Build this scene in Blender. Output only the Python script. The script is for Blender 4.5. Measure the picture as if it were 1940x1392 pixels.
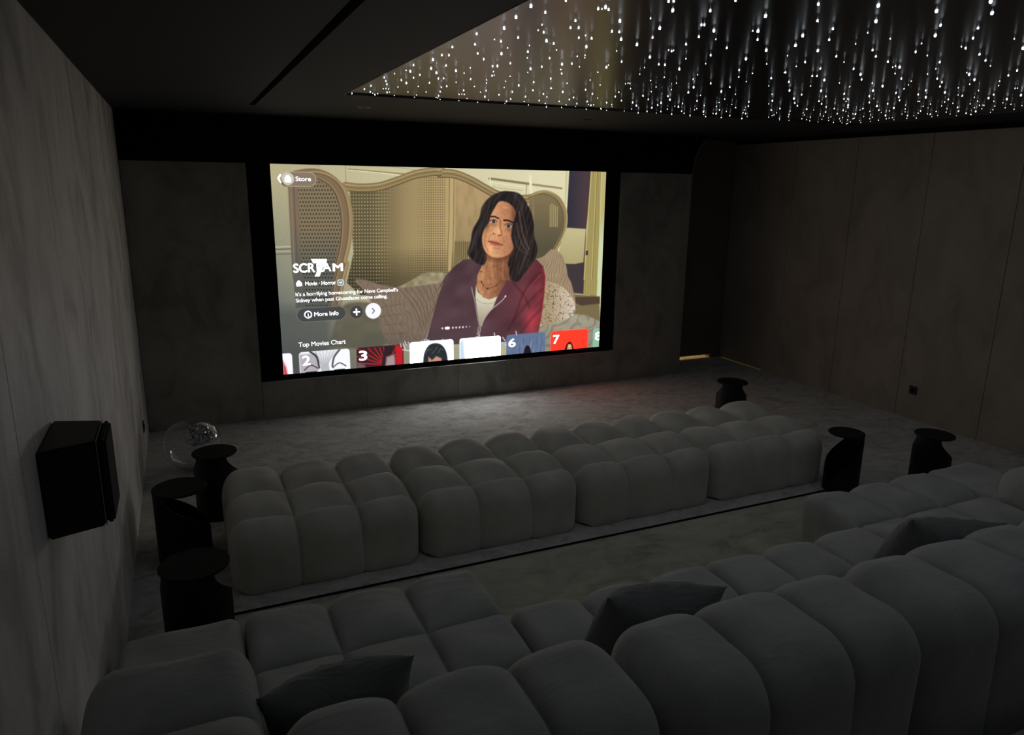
import bpy, bmesh, math, random
import numpy as np
from mathutils import Vector, Matrix

for o in list(bpy.data.objects):
    bpy.data.objects.remove(o)
random.seed(4)
C = bpy.context.scene.collection
sc = bpy.context.scene

# ------------------------------------------------------------ camera, world, exposure
CAM_H = 2.2
YAW, PITCH, ROLL, FPX = math.radians(24.2496), math.radians(14.068), math.radians(0.723), 1381.0
fwd = Vector((math.sin(YAW) * math.cos(PITCH), math.cos(YAW) * math.cos(PITCH), -math.sin(PITCH)))
rt = Vector((math.cos(YAW), -math.sin(YAW), 0))
up = rt.cross(fwd)
r2 = math.cos(ROLL) * rt + math.sin(ROLL) * up
u2 = -math.sin(ROLL) * rt + math.cos(ROLL) * up
cam_data = bpy.data.cameras.new('camera')
cam = bpy.data.objects.new('camera', cam_data)
C.objects.link(cam)
M = Matrix((r2, u2, -fwd)).transposed().to_4x4()
M.translation = Vector((0, 0, CAM_H))
cam.matrix_world = M
cam_data.sensor_fit = 'HORIZONTAL'
cam_data.sensor_width = 36
cam_data.lens = 36 * FPX / 1940
cam_data.clip_start = 0.05
sc.camera = cam

world = bpy.data.worlds.new('world')
sc.world = world
world.use_nodes = True
world.node_tree.nodes['Background'].inputs[0].default_value = (0.80, 0.92, 1.0, 1)
world.node_tree.nodes['Background'].inputs[1].default_value = WORLD_STRENGTH = 0.006   # added dim fill through the rear, left open to lift the sofa backs
sc.view_settings.view_transform = 'Standard'
sc.view_settings.look = 'None'
sc.view_settings.gamma = 1.0
sc.view_settings.use_curve_mapping = False
sc.view_settings.exposure = 0.0
sc.cycles.max_bounces = 8
sc.cycles.diffuse_bounces = 5
sc.cycles.use_denoising = True

SCREEN_POWER = 1.1
WHITE_BOOST = 10.0
STAR_POWER = 210.0      # fibre ends shine downwards

# ------------------------------------------------------------ helpers
def link(o, parent=None):
    C.objects.link(o)
    if parent: o.parent = parent
    return o

def tag(o, label=None, cat=None, group=None, kind=None):
    if label: o['label'] = label
    if cat: o['category'] = cat
    if group: o['group'] = group
    if kind: o['kind'] = kind
    return o

def empty(name, loc, label, cat, group=None):
    o = bpy.data.objects.new(name, None)
    o.location = loc
    o.empty_display_size = 0.1
    link(o)
    return tag(o, label, cat, group)

def mesh_obj(name, verts, faces, mat, parent=None, smooth=False):
    me = bpy.data.meshes.new(name)
    me.from_pydata([tuple(v) for v in verts], [], faces)
    me.update()
    if mat is not None: me.materials.append(mat)
    if smooth: me.shade_smooth()
    return link(bpy.data.objects.new(name, me), parent)

def bm_obj(name, bm, mat, parent=None, smooth=False):
    me = bpy.data.meshes.new(name)
    bmesh.ops.recalc_face_normals(bm, faces=bm.faces)
    bm.to_mesh(me); bm.free()
    if mat is not None: me.materials.append(mat)
    if smooth: me.shade_smooth()
    return link(bpy.data.objects.new(name, me), parent)

def add_box(bm, x0, x1, y0, y1, z0, z1, bev=0.0, seg=2):
    r = bmesh.ops.create_cube(bm, size=1.0)
    vs = r['verts']
    for v in vs:
        v.co = Vector(((x0 + x1) / 2 + v.co.x * (x1 - x0), (y0 + y1) / 2 + v.co.y * (y1 - y0), (z0 + z1) / 2 + v.co.z * (z1 - z0)))
    if bev > 0:
        es = list({e for v in vs for e in v.link_edges})
        bmesh.ops.bevel(bm, geom=es, offset=bev, segments=seg, affect='EDGES', profile=0.5)
    return bm

def box(name, x0, x1, y0, y1, z0, z1, mat, parent=None, bev=0.0, kind=None):
    bm = bmesh.new()
    add_box(bm, x0, x1, y0, y1, z0, z1, bev)
    o = bm_obj(name, bm, mat, parent)
    if kind: o['kind'] = kind
    return o

def struct(o):
    o['kind'] = 'structure'
    return o

# ------------------------------------------------------------ materials
def new_mat(name):
    m = bpy.data.materials.new(name)
    m.use_nodes = True
    nt = m.node_tree
    b = nt.nodes['Principled BSDF']
    return m, nt, b

def coords(nt, scale, rot=(0, 0, 0)):
    tc = nt.nodes.new('ShaderNodeTexCoord')
    mp = nt.nodes.new('ShaderNodeMapping')
    mp.inputs['Scale'].default_value = scale
    mp.inputs['Rotation'].default_value = rot
    nt.links.new(tc.outputs['Object'], mp.inputs['Vector'])
    return mp.outputs['Vector']

def noise(nt, vec, scale, detail=3, rough=0.5, dist=0.0):
    n = nt.nodes.new('ShaderNodeTexNoise')
    n.inputs['Scale'].default_value = scale
    n.inputs['Detail'].default_value = detail
    n.inputs['Roughness'].default_value = rough
    n.inputs['Distortion'].default_value = dist
    nt.links.new(vec, n.inputs['Vector'])
    return n.outputs['Fac']

def ramp(nt, fac, stops):
    r = nt.nodes.new('ShaderNodeValToRGB')
    e = r.color_ramp.elements
    while len(e) < len(stops): e.new(0.5)
    for el, (p, c) in zip(e, stops):
        el.position = p
        el.color = (*c, 1) if len(c) == 3 else c
    nt.links.new(fac, r.inputs['Fac'])
    return r.outputs['Color']

def mixc(nt, fac, a, b, mode='MIX'):
    m = nt.nodes.new('ShaderNodeMix')
    m.data_type = 'RGBA'; m.blend_type = mode
    for s, v in ((0, fac), (6, a), (7, b)):
        if isinstance(v, (int, float)): m.inputs[s].default_value = v
        elif isinstance(v, tuple): m.inputs[s].default_value = (*v, 1)
        else: nt.links.new(v, m.inputs[s])
    return m.outputs[2]

def bump(nt, b, height, strength, dist=0.01):
    bp = nt.nodes.new('ShaderNodeBump')
    bp.inputs['Strength'].default_value = strength
    bp.inputs['Distance'].default_value = dist
    nt.links.new(height, bp.inputs['Height'])
    nt.links.new(bp.outputs['Normal'], b.inputs['Normal'])

def plain(name, col, rough=0.6, metal=0.0, spec=0.5, sheen=0.0):
    m, nt, b = new_mat(name)
    b.inputs['Base Color'].default_value = (*col, 1)
    b.inputs['Roughness'].default_value = rough
    b.inputs['Metallic'].default_value = metal
    b.inputs['Specular IOR Level'].default_value = spec
    b.inputs['Sheen Weight'].default_value = sheen
    # fine grain so that no surface is perfectly uniform
    n = noise(nt, coords(nt, (1, 1, 1)), 60, 2)
    c = mixc(nt, n, tuple(v * 0.9 for v in col), tuple(min(1, v * 1.1) for v in col))
    nt.links.new(c, b.inputs['Base Color'])
    return m

def suede_wall(name, base, streak, contrast=1.0):
    """brushed suede wall covering: pile pushed up and down in tall strokes"""
    m, nt, b = new_mat(name)
    tall = coords(nt, streak)
    broad = noise(nt, coords(nt, (0.9, 0.9, 0.6)), 1.6, 4, 0.6, 0.6)
    s1 = noise(nt, tall, 3.0, 4, 0.55, 0.8)
    s2 = noise(nt, tall, 9.0, 3, 0.5, 0.4)
    d = tuple(v * (1 - 0.42 * contrast) for v in base)
    l = tuple(v * (1 + 0.25 * contrast) for v in base)
    c1 = ramp(nt, s1, [(0.34, d), (0.47, base), (0.66, l)])
    c2 = ramp(nt, s2, [(0.28, (0.70, 0.70, 0.70)), (0.45, (1, 1, 1))])
    c3 = ramp(nt, broad, [(0.35, (0.82, 0.82, 0.82)), (0.6, (1, 1, 1))])
    c = mixc(nt, 0.55 * contrast, c1, c2, 'MULTIPLY')
    c = mixc(nt, 0.8, c, c3, 'MULTIPLY')
    nt.links.new(c, b.inputs['Base Color'])
    b.inputs['Roughness'].default_value = 0.95
    b.inputs['Specular IOR Level'].default_value = 0.1
    b.inputs['Sheen Weight'].default_value = 0.25
    fine = noise(nt, coords(nt, (1, 1, 1)), 220, 2)
    h = mixc(nt, 0.35, s1, fine)
    bump(nt, b, h, 0.35, 0.02)
    return m

def carpet_mat(name, base, patch):
    m, nt, b = new_mat(name)
    v = coords(nt, (1.0, 1.6, 1.0), (0, 0, 0.35))
    big = noise(nt, v, patch, 5, 0.62, 1.3)
    med = noise(nt, v, patch * 3.2, 4, 0.6, 1.0)
    fine = noise(nt, coords(nt, (1, 1, 1)), 320, 2)
    c = ramp(nt, big, [(0.34, tuple(x * 0.72 for x in base)), (0.46, base), (0.64, tuple(x * 1.22 for x in base))])
    c2 = ramp(nt, med, [(0.30, (0.8, 0.8, 0.8)), (0.5, (1, 1, 1))])
    c = mixc(nt, 0.8, c, c2, 'MULTIPLY')
    nt.links.new(c, b.inputs['Base Color'])
    b.inputs['Roughness'].default_value = 0.95
    b.inputs['Specular IOR Level'].default_value = 0.1
    b.inputs['Sheen Weight'].default_value = 0.3
    h = mixc(nt, 0.35, big, med)
    h = mixc(nt, 0.12, h, fine)
    bump(nt, b, h, 1.0, 0.05)
    return m

def fabric_mat(name, base, wrinkle=0.0):
    m, nt, b = new_mat(name)
    v = coords(nt, (1, 1, 1))
    big = noise(nt, v, 5, 3, 0.5)
    weave = noise(nt, v, 420, 2)
    c = ramp(nt, big, [(0.3, tuple(x * 0.88 for x in base)), (0.7, tuple(x * 1.12 for x in base))])
    c2 = ramp(nt, weave, [(0.3, (0.86, 0.86, 0.86)), (0.7, (1.08, 1.08, 1.08))])
    c = mixc(nt, 0.9, c, c2, 'MULTIPLY')
    nt.links.new(c, b.inputs['Base Color'])
    b.inputs['Roughness'].default_value = 0.9
    b.inputs['Specular IOR Level'].default_value = 0.15
    b.inputs['Sheen Weight'].default_value = 0.45
    b.inputs['Sheen Roughness'].default_value = 0.4
    if wrinkle:
        w = noise(nt, coords(nt, (1.0, 2.6, 1.0), (0, 0, 0.5)), 5, 4, 0.55, 1.4)
        h = mixc(nt, 0.08, w, weave)
        bump(nt, b, h, wrinkle, 0.03)
    else:
        bump(nt, b, weave, 0.15, 0.002)
    return m

def emit(name, col, strength):
    m = bpy.data.materials.new(name)
    m.use_nodes = True
    nt = m.node_tree
    for n in list(nt.nodes): nt.nodes.remove(n)
    e = nt.nodes.new('ShaderNodeEmission')
    o = nt.nodes.new('ShaderNodeOutputMaterial')
    e.inputs[0].default_value = (*col, 1)
    e.inputs[1].default_value = strength
    nt.links.new(e.outputs[0], o.inputs[0])
    return m

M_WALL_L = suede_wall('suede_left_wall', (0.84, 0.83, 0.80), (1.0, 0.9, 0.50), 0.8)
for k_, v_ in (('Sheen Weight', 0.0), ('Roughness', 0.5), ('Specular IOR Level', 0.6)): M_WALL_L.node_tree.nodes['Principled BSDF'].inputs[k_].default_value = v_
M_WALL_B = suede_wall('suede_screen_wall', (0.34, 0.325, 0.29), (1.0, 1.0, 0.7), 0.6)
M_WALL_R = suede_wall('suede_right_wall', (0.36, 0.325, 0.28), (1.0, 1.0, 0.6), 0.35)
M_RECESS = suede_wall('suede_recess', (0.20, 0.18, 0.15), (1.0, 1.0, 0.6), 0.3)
M_SEAM = plain('dark_seam', (0.02, 0.02, 0.02), 0.9)
M_CARPET = carpet_mat('carpet_pile', (0.68, 0.69, 0.65), 4.6)
M_CARPET2 = carpet_mat('carpet_near', (0.68, 0.67, 0.52), 2.2)
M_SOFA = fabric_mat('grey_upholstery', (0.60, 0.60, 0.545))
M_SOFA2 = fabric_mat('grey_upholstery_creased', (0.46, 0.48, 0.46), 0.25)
M_PILLOW = fabric_mat('cushion_velvet', (0.20, 0.215, 0.215), 0.6)
M_BLACK = plain('black_matte', (0.006, 0.006, 0.007), 0.95, spec=0.1)
M_CEIL = plain('black_ceiling_paint', (0.028, 0.029, 0.033), 0.75, spec=0.3)
M_TABLE = plain('black_lacquer', (0.006, 0.007, 0.009), 0.55, spec=0.3)
M_SPK = plain('speaker_black', (0.012, 0.013, 0.013), 0.45, spec=0.4)
M_GRILLE = plain('speaker_grille_cloth', (0.008, 0.008, 0.01), 0.9)
M_STEEL = plain('brushed_trim', (0.35, 0.35, 0.36), 0.35, metal=1.0)
M_PALE = plain('pale_enamel', (0.6, 0.6, 0.6), 0.5)
M_DARKMETAL = plain('dark_metal', (0.05, 0.05, 0.055), 0.4, metal=0.8)
M_DOOR = plain('door_dark', (0.05, 0.045, 0.04), 0.7)
M_PLATE = plain('black_plate', (0.01, 0.01, 0.012), 0.35)

# stretch ceiling: dark satin film
M_STRETCH, nt, b = new_mat('satin_stretch_film')
b.inputs['Base Color'].default_value = (0.008, 0.008, 0.009, 1)
b.inputs['Roughness'].default_value = 0.30
b.inputs['Specular IOR Level'].default_value = 0.72
sv = noise(nt, coords(nt, (1, 1, 1)), 1.3, 2)
bump(nt, b, sv, 0.02, 0.02)

STARS = '2306,1616,3;2457,1711,3;2276,1772,3;2051,1803,3;1869,1869,2;2628,1873,2;2472,1901,2;1611,1947,2;2951,1951,1;2232,1964,3;2784,1998,2;2623,2033,3;1449,2039,2;3153,2043,3;2047,2043,2;1438,2050,2;1846,2073,3;1631,2091,2;2196,2115,2;2381,2125,1;2950,2142,2;2927,2145,1;1526,2149,3;2545,2163,1;2734,2174,1;1150,2183,2;3130,2206,2;1310,2212,3;1332,2229,2;1296,2234,2;1319,2250,1;2198,2259,3;2341,2267,2;1993,2271,3;1751,2272,2;1742,2277,2;2851,2290,2;1537,2291,1;3298,2292,2;1988,2293,1;2517,2299,1;1089,2305,3;1848,2340,3;2665,2344,2;2994,2345,1;1167,2358,2;1458,2361,3;2100,2391,2;3487,2396,1;1650,2397,3;3692,2402,2;3165,2412,2;2320,2418,3;1316,2422,2;2802,2443,2;1867,2451,2;2489,2465,3;1113,2474,3;1972,2481,1;2959,2512,2;1552,2514,2;1523,2518,2;2653,2519,2;1383,2519,2;3813,2520,2;1357,2533,2;1721,2544,2;2294,2554,3;1253,2556,1;3347,2566,1;3586,2578,1;2112,2583,2;3626,2593,3;1917,2596,2;3143,2599,3;3116,2601,1;2482,2628,1;3135,2630,1;2825,2634,1;1638,2637,3;1283,2649,1;1307,2651,2;1487,2652,1;1148,2657,3;1522,2666,2;1475,2683,2;4004,2688,1;2650,2693,2;3466,2699,1;1753,2700,3;3822,2700,3;2993,2728,2;2165,2751,2;1961,2752,2;1973,2755,1;3618,2758,2;1950,2758,1;2367,2759,3;3312,2760,1;1264,2787,2;1094,2794,2;4165,2797,1;2854,2798,2;1394,2801,3;4357,2816,1;4346,2822,1;2730,2827,1;1442,2831,2;3755,2832,2;3979,2834,1;2558,2837,1;1597,2838,3;3459,2841,2;3174,2846,3;1769,2880,1;1234,2886,2;1208,2891,1;2145,2898,1;3617,2907,1;1968,2922,3;1386,2942,1;3900,2949,2;4066,2960,1;3316,2963,2;2310,2967,1;2800,2968,2;1531,2979,1;4270,2981,1;4657,2982,3;3027,2985,2;3006,2996,2;2823,3000,1;1167,3000,2;3736,3017,1;2554,3019,2;1702,3034,1;1328,3035,1;4489,3036,2;1429,3048,2;2143,3054,2;3502,3054,1;2112,3059,2;1686,3075,1;1919,3076,2;3177,3079,3;1732,3089,1;2704,3095,1;3981,3096,2;3630,3096,3;1104,3098,2;4166,3113,3;3851,3135,1;2287,3138,3;3352,3140,1;4786,3148,3;1586,3151,2;2881,3152,2;1352,3156,3;4386,3159,2;4647,3172,3;4371,3176,1;1255,3193,2;4553,3199,1;2128,3201,1;3058,3209,2;1506,3217,1;3517,3218,1;1935,3218,1;2727,3222,1;1746,3236,2;4110,3244,2;3935,3255,2;1949,3260,3;3750,3260,3;2497,3267,1;4857,3277,1;1718,3281,3;1157,3293,2;3309,3302,1;4994,3306,1;1129,3308,2;1333,3317,2;4764,3322,1;4489,3324,2;4284,3325,3;1838,3328,1;5117,3331,1;2884,3344,1;5263,3351,1;1488,3366,2;1663,3386,2;4129,3392,2;2231,3396,1;2573,3401,1;3498,3406,3;3110,3416,1;2400,3419,1;3718,3437,2;2005,3437,1;3929,3438,2;4872,3445,1;1799,3448,1;1135,3453,3;4637,3456,1;5030,3457,1;5143,3458,1;2739,3462,2;5005,3472,1;1647,3479,3;4750,3480,1;1470,3480,3;1447,3486,2;5306,3491,1;3338,3491,3;4284,3510,2;4480,3518,1;5448,3519,1;4471,3523,1;2933,3535,2;1851,3537,2;4106,3555,1;2409,3558,1;2591,3573,1;1241,3575,2;4670,3583,1;3727,3586,2;5125,3589,1;3535,3593,2;4972,3603,2;5361,3613,1;3945,3614,2;5244,3615,1;1696,3616,1;1382,3617,1;4838,3625,1;3925,3626,2;1097,3638,2;2767,3648,3;1532,3679,1;4386,3682,2;4222,3688,2;3396,3695,1;4749,3697,1;2114,3702,1;4588,3707,1;1209,3708,3;2362,3710,1;2376,3713,1;1343,3719,3;3025,3719,3;1882,3721,2;5340,3725,3;5038,3729,1;5520,3735,1;2363,3737,1;4079,3749,1;5201,3757,2;4883,3761,1;2587,3762,1;3654,3777,3;1568,3783,2;1673,3785,1;1583,3790,1;3884,3791,2;1417,3797,1;3209,3809,1;2738,3822,1;4458,3827,3;5389,3831,2;1278,3835,3;2264,3848,1;1144,3853,3;4658,3855,3;2887,3855,3;1124,3860,1;2064,3874,1;4245,3880,3;5514,3881,2;4808,3882,1;5136,3885,1;5246,3885,1;4972,3886,2;1864,3893,2;2505,3903,1;4028,3905,2;3617,3926,2;1221,3938,2;3830,3947,2;2685,3952,1;1513,3954,2;3059,3957,1;5401,3966,1;1728,3971,1;4346,3972,2;1615,3976,1;4498,3977,2;4684,3999,2;1102,4001,1;1375,4004,2;5240,4008,2;1350,4018,2;4987,4025,1;4821,4025,1;4200,4027,2;5567,4034,1;3314,4034,1;5242,4036,1;2277,4038,2;5144,4039,1;3530,4051,2;2885,4059,2;1224,4063,2;3979,4073,2;1855,4073,3;2530,4073,1;2064,4074,2;4332,4078,2;5435,4093,1;4611,4099,1;1666,4101,1;3763,4117,1;2738,4119,2;4474,4128,2;4744,4129,1;1080,4130,2;5108,4149,1;4888,4150,1;1502,4154,1;5196,4168,2;5478,4175,1;3203,4177,2;1189,4181,2;2409,4186,2;5304,4199,1;4196,4202,2;2212,4206,3;1362,4212,2;3420,4218,1;2016,4218,2;4600,4219,1;3019,4223,3;1831,4227,1;2611,4243,2;5070,4262,3;3715,4265,2;4329,4266,1;1124,4267,2;2880,4268,2;1658,4272,1;4012,4273,2;3582,4280,1;4470,4286,2;4786,4294,3;1251,4297,3;4952,4299,1;1496,4302,2;5478,4312,1;4783,4316,1;4642,4336,2;1936,4345,2;2150,4347,2;5441,4369,1;1486,4371,2;1776,4377,2;3238,4379,1;4032,4381,2;1163,4392,2;5309,4395,1;3074,4400,3;4241,4409,1;2581,4413,1;3731,4415,1;2406,4421,2;3456,4422,1;2771,4423,2;5310,4427,1;5030,4430,1;1364,4433,1;1650,4434,2;5134,4438,1;3577,4439,1;4592,4455,1;4418,4456,1;4892,4458,1;5349,4486,1;2902,4487,3;1789,4504,1;1098,4506,2;5476,4516,1;3901,4517,1;1264,4523,1;3133,4523,2;2266,4527,1;1927,4532,2;2115,4535,2;2436,4535,2;5231,4545,1;3332,4554,3;5069,4555,1;4735,4557,1;4704,4562,1;4255,4563,1;3310,4567,1;2743,4567,2;1545,4568,2;3717,4574,2;2597,4577,2;4968,4581,1;4557,4583,1;4849,4589,1;5403,4604,1;4421,4604,1;5122,4615,1;3547,4623,1;1219,4628,1;3032,4639,3;1207,4648,1;1241,4649,1;1721,4653,1;1743,4669,1;1487,4670,1;4910,4671,1;5033,4672,1;3864,4673,1;1708,4675,1;1100,4688,2;1893,4688,3;4064,4689,2;4039,4691,1;4734,4691,1;4350,4691,1;2292,4695,2;2864,4698,1;2449,4704,1;3209,4704,3;2085,4706,2;3592,4706,1;5165,4708,1;5316,4718,1;5444,4720,1;1383,4721,1;2602,4731,2;3703,4741,3;4394,4757,1;4566,4760,1;3388,4763,1;2739,4773,2;1264,4776,2;1605,4778,2;2723,4782,1;2768,4784,1;3538,4790,2;4967,4794,1;1285,4796,1;1164,4803,2;3884,4815,3;2944,4822,1;5212,4827,1;4783,4831,1;5466,4836,1;5090,4838,1;5348,4843,1;3878,4846,1;2251,4848,1;2118,4849,2;1482,4860,1;4459,4866,1;4879,4874,1;2429,4876,1;1842,4881,1;4076,4884,2;2600,4885,1;3155,4887,1;2002,4892,1;3422,4894,2;4607,4904,1;4272,4908,1;3655,4916,2;1238,4916,1;1208,4920,1;1636,4924,1;1654,4940,1;3327,4940,2;2921,4941,2;1227,4942,2;5358,4942,1;4988,4946,1;1080,4948,2;5266,4949,1;2718,4959,1;3885,4968,1;1363,4969,1;5462,4974,1;5454,4980,1;5125,4987,1;1509,4994,1;4706,5002,1;4820,5012,1;3609,5014,2;4315,5019,2;2182,5024,1;3795,5025,2;2368,5025,1;1699,5029,1;2518,5036,2;1839,5039,1;3967,5049,2;4129,5051,2;3197,5053,1;1985,5053,1;3494,5057,1;2654,5058,1;2868,5068,1;3047,5068,1;3333,5068,2'
# ------------------------------------------------------------ the room
XL, XR, YB, YR, ZC = -0.418, 6.44, 7.0, -3.2, 2.761
STEP_Y = 3.69

INX0, INX1 = 0.05, 4.36          # the shallow inset of lighter carpet before the sofa
bm = bmesh.new()
for a_ in ((XL - 0.1, XR + 0.1, STEP_Y, 9.2), (XL - 0.1, INX0, YR, STEP_Y), (INX1, XR + 0.1, YR, STEP_Y)): add_box(bm, a_[0], a_[1], a_[2], a_[3], -0.12, 0.0)
struct(bm_obj('floor', bm, M_CARPET))
struct(box('floor', INX0, INX1, YR, STEP_Y, -0.12, -0.013, M_CARPET2))
struct(box('trim_1', INX0, INX1, STEP_Y - 0.004, STEP_Y, -0.0125, 0.001, M_BLACK))
# raised tier at the very rear, behind the sofa
struct(box('floor', XL, XR, YR, 1.30, 0.0, 0.285, M_CARPET2))

def panel_wall(name, fixed, axis, cuts, z0, z1, mat, depth, sign, gap=0.004):
    """one wall built of upholstered panels with narrow shadow gaps; returns one mesh"""
    bm = bmesh.new()
    for a, b_ in zip(cuts[:-1], cuts[1:]):
        lo, hi = a + gap / 2, b_ - gap / 2
        f0, f1 = (fixed, fixed + sign * depth)
        f0, f1 = min(f0, f1), max(f0, f1)
        if axis == 'y': add_box(bm, f0, f1, lo, hi, z0, z1, 0.003, 2)
        else: add_box(bm, lo, hi, f0, f1, z0, z1, 0.003, 2)
    return struct(bm_obj(name, bm, mat))

left_cuts = [YR, -2.67, -1.73, -0.78, 0.17, 1.12, 2.07, 3.03, 3.99, 4.95, 5.91, YB]
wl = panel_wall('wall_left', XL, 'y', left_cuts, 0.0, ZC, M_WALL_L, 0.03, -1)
struct(box('wall_left', XL - 0.12, XL - 0.028, YR, 9.2, -0.1, ZC + 0.2, M_SEAM))
right_cuts = [YR, -2.74, -1.9, -1.06, -0.22, 0.63, 1.47, 2.31, 3.16, 4.0, 4.85, 5.69, 6.53, 7.55]
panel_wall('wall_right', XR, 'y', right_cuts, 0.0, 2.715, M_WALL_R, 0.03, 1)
struct(box('wall_right', XR + 0.028, XR + 0.12, YR, 9.2, -0.1, ZC + 0.2, M_BLACK))

# screen wall: panels left, under and right of the screen; black fascia above
SX0, SX1, SZ0, SZ1 = 0.777, 4.256, 0.414, 2.366      # lit picture
FX0, FX1, FZ0 = 0.585, 4.43, 0.362                    # black surround
def wall_back_mesh():
    bm = bmesh.new()
    g = 0.003
    for x0, x1, z0, z1 in ((XL, 0.57, 0, 2.358), (0.57, 1.56, 0, FZ0), (1.56, 2.53, 0, FZ0), (2.53, 3.48, 0, FZ0),
                           (3.48, 4.44, 0, FZ0), (4.44, 5.38, 0, 2.345)):
        add_box(bm, x0 + g / 2, x1 - g / 2, YB, YB + 0.04, z0, z1, 0.002, 1)
    return bm
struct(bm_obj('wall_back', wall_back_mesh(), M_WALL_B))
struct(box('wall_back', XL, 5.375, YB + 0.042, YB + 0.5, 0, 2.35, M_SEAM))
# black fascia with a curved right end
bm = bmesh.new()
prof = [(XL, 2.358), (5.38, 2.345)]
N = 14
for i in range(N + 1):
    t = i / N * math.pi / 2
    prof.append((5.38 + 0.27 * (1 - math.cos(t)), 2.345 + (ZC - 2.345) * math.sin(t)))
prof += [(XL, ZC)]
va = [bm.verts.new((x, YB + 0.004, z)) for x, z in prof]
vb = [bm.verts.new((x, YB + 0.5, z)) for x, z in prof]
bm.faces.new(va); bm.faces.new(vb[::-1])
for i in range(len(va)):
    j = (i + 1) % len(va)
    bm.faces.new((va[i], vb[i], vb[j], va[j]))
struct(bm_obj('wall_back', bm, M_BLACK))
# thin pale edge bead following the curved end
bm = bmesh.new()
pts = prof[1:-1]
rows = []
for x, z in pts:
    rows.append([bm.verts.new((x + dx, YB - 0.004 + dy, z)) for dx, dy in ((0, 0), (0.008, 0), (0.008, 0.014), (0, 0.014))])
for a, b_ in zip(rows[:-1], rows[1:]):
    for k in range(4):
        bm.faces.new((a[k], a[(k + 1) % 4], b_[(k + 1) % 4], b_[k]))
struct(bm_obj('trim_2', bm, M_WALL_B))

# recess right of the screen wall, with a door standing just off the carpet
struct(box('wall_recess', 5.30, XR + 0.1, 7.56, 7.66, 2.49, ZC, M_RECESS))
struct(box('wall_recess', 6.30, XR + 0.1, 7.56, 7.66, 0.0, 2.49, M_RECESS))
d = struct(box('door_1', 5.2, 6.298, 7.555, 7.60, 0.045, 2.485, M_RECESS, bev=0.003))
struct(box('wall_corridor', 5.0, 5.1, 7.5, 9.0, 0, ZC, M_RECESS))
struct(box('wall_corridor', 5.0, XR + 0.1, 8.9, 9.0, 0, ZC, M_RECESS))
# corridor lamp behind the door: warm
lamp_data = bpy.data.lights.new('corridor_lamp', 'AREA')
lamp_data.shape = 'RECTANGLE'; lamp_data.size = 0.8; lamp_data.size_y = 0.3
lamp_data.color = (1.0, 0.62, 0.25); lamp_data.energy = 16
lamp = bpy.data.objects.new('corridor_lamp', lamp_data)
lamp.location = (5.7, 8.2, 1.2); lamp.rotation_euler = (math.radians(35), 0, 0)
link(lamp)
# added glowing strip standing in for warm light grazing the right wall's foot
struct(box('grazing_light_strip', XR - 0.006, XR - 0.002, 6.75, 7.5, 0.003, 0.009, emit('warm_grazing_light', (1.0, 0.62, 0.2), 0.05)))

# ceiling: soffit around the star panel, with a narrow slot
PX0, PX1, PY0, PY1 = 1.06, 5.655, -0.9, 5.085
SLX0, SLX1, SLY1 = 0.555, 0.598, 6.14
bm = bmesh.new()
for x0, x1, y0, y1 in ((XL - .03, SLX0, YR, 9.2), (SLX0, SLX1, SLY1, 9.2), (SLX1, PX0, YR, 9.2), (PX0, PX1, PY1, 9.2), (PX0, PX1, YR, PY0), (PX1, XR + 0.05, YR, 9.2)):
    add_box(bm, x0, x1, y0, y1, ZC, ZC + 0.06)
struct(bm_obj('ceiling', bm, M_CEIL))
struct(box('ceiling', XL - .1, XR + .1, YR, 9.2, ZC + 0.16, ZC + 0.2, M_BLACK))
struct(box('trim_4', PX0, PX1, PY0, PY1, ZC + 0.012, ZC + 0.05, M_STRETCH)).name = 'ceiling'
# thin metal lip around the star panel
bm = bmesh.new()
for x0, x1, y0, y1 in ((PX0 - 0.006, PX0 + 0.002, PY0, PY1), (PX1 - 0.002, PX1 + 0.006, PY0, PY1), (PX0, PX1, PY1 - 0.002, PY1 + 0.006), (PX0, PX1, PY0 - 0.006, PY0 + 0.002)):
    add_box(bm, x0, x1, y0, y1, ZC - 0.002, ZC + 0.012)
struct(bm_obj('trim_5', bm, M_DARKMETAL))
# dark gap under the ceiling on the right wall
struct(box('trim_6', XR, XR + 0.028, YR, 7.55, 2.715, ZC, M_BLACK))

# linear slot diffuser set in the ceiling
t = empty('slot_diffuser', (0.5765, 1.5, ZC), 'long narrow black slot running along the ceiling left of the star panel', 'ceiling vent')
box('frame', SLX0 - 0.5765, SLX1 - 0.5765, YR - 1.5, SLY1 - 1.5, 0.05, 0.06, M_BLACK, t)
box('slat', -0.004, 0.004, YR - 1.5, SLY1 - 1.5, 0.02, 0.045, M_BLACK, t)

def ring(name, r0, r1, z0, z1, mat, parent, n=40):
    bm = bmesh.new()
    loops = []
    for r, z in ((r0, z0), (r1, z0), (r1, z1), (r0, z1)):
        loops.append([bm.verts.new((r * math.cos(2 * math.pi * i / n), r * math.sin(2 * math.pi * i / n), z)) for i in range(n)])
    for k in range(4):
        a, b_ = loops[k], loops[(k + 1) % 4]
        for i in range(n): bm.faces.new((a[i], a[(i + 1) % n], b_[(i + 1) % n], b_[i]))
    return bm_obj(name, bm, mat, parent, False)

def disc(name, r, z0, z1, mat, parent, n=40, bev=0.0):
    bm = bmesh.new()
    bmesh.ops.create_cone(bm, cap_ends=True, segments=n, radius1=r, radius2=r, depth=z1 - z0, matrix=Matrix.Translation((0, 0, (z0 + z1) / 2)))
    if bev:
        es = [e for e in bm.edges if len(e.link_faces) == 2 and any(len(f.verts) > 4 for f in e.link_faces)]
        bmesh.ops.bevel(bm, geom=es, offset=bev, segments=2, affect='EDGES')
    return bm_obj(name, bm, mat, parent)

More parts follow.
